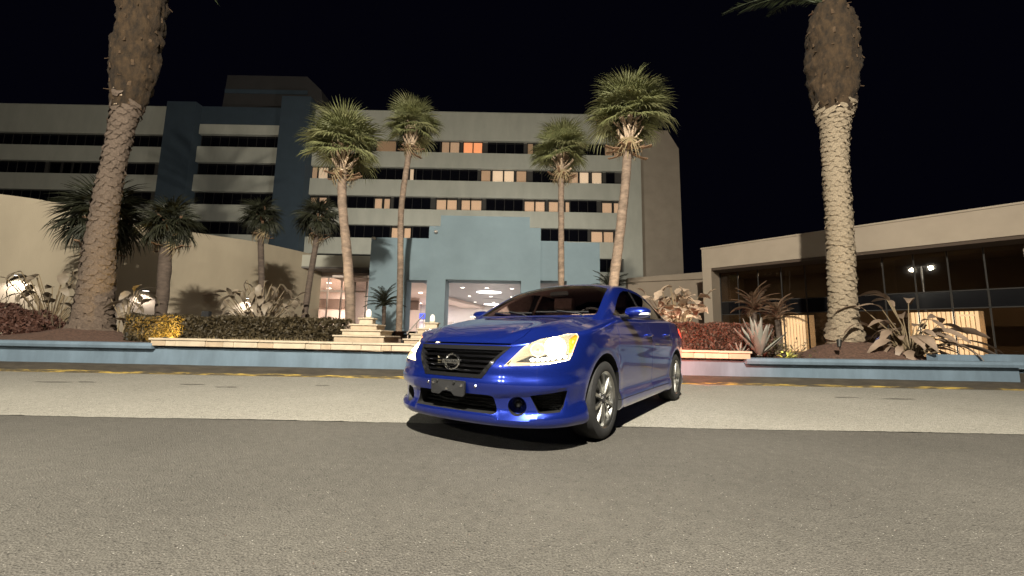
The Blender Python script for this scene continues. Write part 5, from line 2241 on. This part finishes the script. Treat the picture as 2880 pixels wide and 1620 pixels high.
paddle_plant('paddle_plant', (-9.72, 10.2, .55), 'thin paddle-leaf plant half hidden at the right foot of the big leaning date palm', 'plant', GP, 74,
             random_leaves(rnd, 18, (2, 22), (.5, 1.35), (.28, .5), (.12, .20), (-30, 50), (.4, 1.3)), PADDLE)
bl = [(165, 46, 1.05, .62, .19, 30, 1.5), (150, 33, 1.35, .62, .18, 40, 1.5), (110, 14, 1.5, .52, .2, 50, 1.5), (40, 26, 1.45, .72, .2, 48, 1.4), (20, 42, 1.25, .85, .22, 22, 1.0), (5, 55, 1.15, .95, .22, 8, .7),
      (-8, 64, 1.0, .95, .21, 0, .6), (-25, 66, .8, .9, .2, -4, .6), (-50, 60, .7, .7, .2, -10, .8), (200, 60, .8, .6, .18, 0, 1.3), (240, 50, .75, .6, .2, 10, 1.3), (290, 40, .8, .55, .2, 10, 1.4),
      (320, 58, .7, .7, .2, -10, .9), (75, 30, .9, .6, .2, 30, 1.2), (185, 30, .7, .55, .2, 10, 1.4), (270, 22, .9, .55, .2, 20, 1.5), (340, 35, .9, .6, .2, 20, 1.2), (30, 60, .75, .8, .2, -5, .7),
      (10, 72, .75, .85, .19, -12, .5), (355, 76, .6, .85, .19, -14, .4), (225, 68, .5, .5, .18, -10, 1.2), (300, 70, .5, .55, .18, -10, 1.0), (120, 48, .7, .5, .18, 10, 1.2)]
paddle_plant('banana_plant', (9.05, 9.2, .52), 'large banana-like plant with long drooping brown leaves right of the right date palm', 'plant', None, 75,
             bl + [(a + 31, l * .8, s * .9, L_ * .95, w * 1.05, t + 12, b_) for (a, l, s, L_, w, t, b_) in bl[:12]] + random_leaves(rnd, 22, (20, 70), (.35, .8), (.4, .6), (.12, .18), (-20, 30), (.6, 1.3)), BANANA)


# ---------------------------------------------------------------- hedges: many small leaves through a clipped box
def hedge(name, x0, x1, y0, y1, z0, z1, n, m, label, seed, size=.045, mound=False):
    rnd = random.Random(seed)
    root = empty(name, ((x0 + x1) / 2, (y0 + y1) / 2, z0), label, 'hedge')
    b = MB()
    from mathutils import noise
    for i in range(n):
        # leaves crowd towards the clipped faces
        x, y, z = rnd.uniform(x0, x1), rnd.uniform(y0, y1), rnd.uniform(z0 + .02, z1)
        f = rnd.random()
        if f < .45:
            y = y0 + abs(rnd.gauss(0, .05))
        elif f < .65:
            z = z1 - abs(rnd.gauss(0, .04))
        elif f < .72:
            x = x0 + abs(rnd.gauss(0, .04))
        bul = noise.noise(Vector((x * 2.3, y * 2, z * 2.5 + seed))) * .07
        if mound:
            t = (x - x0) / (x1 - x0)
            top = math.sin(math.pi * t) ** .6 * (.72 + .5 * noise.noise(Vector((x * 1.7, seed, 0))))
            z = z0 + (z - z0) * top
            y = (y0 + y1) / 2 + (y - (y0 + y1) / 2) * (1 - .5 * ((z - z0) / (z1 - z0)) ** 2)
        q = Vector((x - (x0 + x1) / 2, y - (y0 + y1) / 2 - bul, z - z0 + bul))
        E = Euler((rnd.uniform(-1.4, 1.4), rnd.uniform(-1.4, 1.4), rnd.uniform(0, 6.28))).to_matrix()
        s = size * rnd.uniform(.6, 1.4)
        b.add([q + E @ Vector(v) for v in ((-s, 0, 0), (0, -s * .5, .006), (s, 0, 0), (0, s * .5, .006))], [(0, 1, 2, 3)])
    o = b.build('foliage', m, root)
    o['kind'] = 'stuff'
    for k in range(26):
        b = MB()
        x = (k + .5) / 26 * (x1 - x0) - (x1 - x0) / 2
        b.tube([(x, 0, -.05), (x + rnd.uniform(-.08, .08), rnd.uniform(-.1, .1), (z1 - z0) * .5), (x + rnd.uniform(-.15, .15), rnd.uniform(-.1, .0), (z1 - z0) * .92)], [.014, .010, .004], 5)
        b.build('stem', TWIG, root)
    return root


hedge('hedge', -8.95, -3.95, 9.35, 10.05, .45, 1.17, 15000, HEDGEG, 'long clipped olive hedge behind the left cap stones, lit yellow at one end', 81)
hedge('hedge', 3.2, 6.15, 9.45, 10.2, .45, 1.24, 13000, HEDGER, 'clipped red-brown hedge behind the right cap stones beside the car', 82, .036)
hedge('hedge', -13.6, -10.85, 9.35, 10.3, .45, 1.75, 7500, mat('dark_red_shrub_leaf', (.085, .036, .024), .7, var=.4, scale=8, trans=.2), 'dark reddish shrub mass at the left foot of the big date palm', 83, .05, True)

# dry grass in front of the left hedge
rnd = random.Random(9)
b = MB()
for i in range(900):
    x = rnd.uniform(-7.0, -4.2)
    y = rnd.uniform(8.75, 9.25)
    h = rnd.uniform(.10, .30)
    dx, dy = rnd.uniform(-.09, .09), rnd.uniform(-.09, .09)
    b.add([(x - .004, y, .45), (x + .004, y, .45), (x + dx * .5 + .003, y + dy * .5, .45 + h * .65), (x + dx, y + dy, .45 + h)], [(0, 1, 2), (0, 2, 3)])
props(b.build('dry_grass', DRYGRASS), kind='stuff')


# agaves, low shrub, pale ground leaves
def agave(x, y, z, n, L, W, label, seed, m=AGAVE, up=(34, 86)):
    rnd = random.Random(seed)
    root = empty('agave', (x, y, z), label, 'agave', 'agaves in the right bed')
    b = MB()
    k = 7
    vs = []
    for i in range(k):
        t = i / (k - 1)
        w_ = W * .5 * (.55 + 1.1 * t - 1.65 * t ** 2.4) if t < .98 else .001
        w_ = max(w_, .001)
        zz = .10 * L * t * t
        vs += [(L * t, -w_, zz + .35 * w_), (L * t, 0, zz - .012), (L * t, w_, zz + .35 * w_)]
    b.add(vs, [(i * 3 + q, i * 3 + q + 1, i * 3 + q + 4, i * 3 + q + 3) for i in range(k - 1) for q in range(2)])
    me = b.mesh('leaf', m, smooth=True)
    for i in range(n):
        u = i / n
        o = link_mesh('leaf', me, root, (0, 0, .02))
        s = rnd.uniform(.8, 1.1)
        o.rotation_euler = Euler((rnd.uniform(-.15, .15), R(-(up[1] - (up[1] - up[0]) * u) + rnd.uniform(-6, 6)), R(i * 137.5)), 'XYZ')
        o.scale = (s, s, s)
    return root


agave(5.42, 8.85, .50, 22, .82, .16, 'large grey-green agave with upright blades at the end of the pale cap stones', 91)
agave(4.93, 8.75, .48, 18, .32, .05, 'small spiky pale agave left of the large agave', 92, up=(10, 80))
YEL = mat('yellow_green_leaf', (.42, .40, .12), .6, var=.3, scale=6, trans=.3)
agave(5.95, 8.75, .46, 20, .22, .07, 'low rosette of yellow-green leaves lit by a ground light beside the agave', 93, YEL, (5, 60))
rt_ = empty('bare_shrub', (6.3, 9.3, .46), 'thin twiggy shrub with sparse leaves in front of the lit blinds', 'shrub')
rnd = random.Random(95)
SHR = mat('sparse_shrub_leaf', (.12, .10, .05), .7, var=.4, scale=8, trans=.2)
lf = MB()
lf.add([(0, 0, 0), (.04, -.018, .004), (.10, 0, 0), (.04, .018, .004)], [(0, 1, 2, 3)])
lme = lf.mesh('leaf', SHR)
for k in range(34):
    a, l = rnd.uniform(0, 6.28), rnd.uniform(.25, .62)
    e = R(rnd.uniform(25, 80))
    d = Vector((math.cos(a) * math.cos(e), math.sin(a) * math.cos(e), math.sin(e)))
    s0 = Vector((rnd.uniform(-.35, .35), rnd.uniform(-.15, .15), -.03))
    b = MB()
    b.tube([s0, s0 + d * l * .5 + Vector((0, 0, .03)), s0 + d * l], [.006, .004, .002], 4)
    tw_ = b.build('twig', TWIG, rt_)
    for q in range(5):
        o = link_mesh('leaf', lme, tw_, s0 + d * l * (.4 + .15 * q))
        o.rotation_euler = (rnd.uniform(-1, 1), rnd.uniform(-1, 1), rnd.uniform(0, 6.28))

# ---------------------------------------------------------------- small garden fittings
bx_ = empty('utility_box', (-8.03, 10.6, .5), 'small dark utility box standing behind the left hedge', 'box')
b = MB()
b.box(-.10, .10, -.06, .06, .52, .86)
bevel(b.build('housing', GREYPL, bx_), .012)
b = MB()
b.box(-.025, .025, -.025, .025, -.1, .52)
b.build('post', GALV, bx_)


def ground_light(x, y, z, aim, power, col, spot, label, glow=6.0):
    g = empty('landscape_spotlight', (x, y, z), label, 'garden light', 'spotlights in the beds')
    d = (Vector(aim) - Vector((x, y, z))).normalized()
    rot = d.to_track_quat('Z', 'Y').to_matrix().to_4x4()
    b = MB()
    b.lathe([(.0005, -.11), (.035, -.105), (.045, 0), (.05, .06), (.044, .06), (.040, .01)], 14)
    b.v = [tuple(rot @ Vector(v)) for v in b.v]
    b.build('housing', FIXTURE, g, smooth=True, angle=40)
    b = MB()
    b.lathe([(.0005, .045), (.040, .045)], 14)
    b.v = [tuple(rot @ Vector(v)) for v in b.v]
    b.build('lens', mat('spot_lens_%d' % int(col[2] * 100), (1, 1, 1), emit=col, estr=glow), g)
    b = MB()
    b.tube([(0, 0, -.16), (0, 0, -.03)], .012, 6)
    b.build('stake', FIXTURE, g)
    lamp('spotlight_beam', 'SPOT', tuple(d * .075), power, col, .03, tuple(d * 3), g, spot, .5)


W2 = (1.0, .86, .62)
ground_light(-7.55, 8.85, .62, (-8.02, 9.4, .98), 250, (1.0, .64, .11), 78, 'ground spotlight throwing amber light on the left end of the hedge', 14)
ground_light(-5.1, 11.1, .62, (-5.4, 12, 6.6), 620, W2, 44, 'ground spotlight at the foot of the leftmost tall cabbage palm')
ground_light(-3.7, 13.8, .62, (-4.1, 15, 8.8), 620, W2, 34, 'ground spotlight at the foot of the slim cabbage palm by the left shoulder')
ground_light(2.0, 13.8, .62, (1.86, 15, 7.6), 520, W2, 38, 'ground spotlight at the foot of the straight cabbage palm by the right shoulder')
ground_light(2.75, 11.0, .62, (3.55, 12, 7.8), 700, W2, 44, 'ground spotlight at the foot of the tallest cabbage palm')
ground_light(-8.9, 9.4, .70, (-10.2, 9.9, 6.5), 300, W2, 40, 'ground spotlight right of the big leaning date palm')
ground_light(7.3, 9.0, .85, (8.4, 9.9, 5.5), 130, W2, 44, 'ground spotlight left of the big upright date palm')
ground_light(5.75, 8.55, .56, (6.0, 8.9, .6), 3.5, (1.0, .95, .5), 100, 'tiny ground light between the agave and the yellow-green rosette')
ground_light(4.5, 10.45, .62, (4.5, 11.1, 1.6), 95, (1.0, .86, .68), 120, 'ground spotlight hidden behind the right hedge under the round lamp-lit leaves')
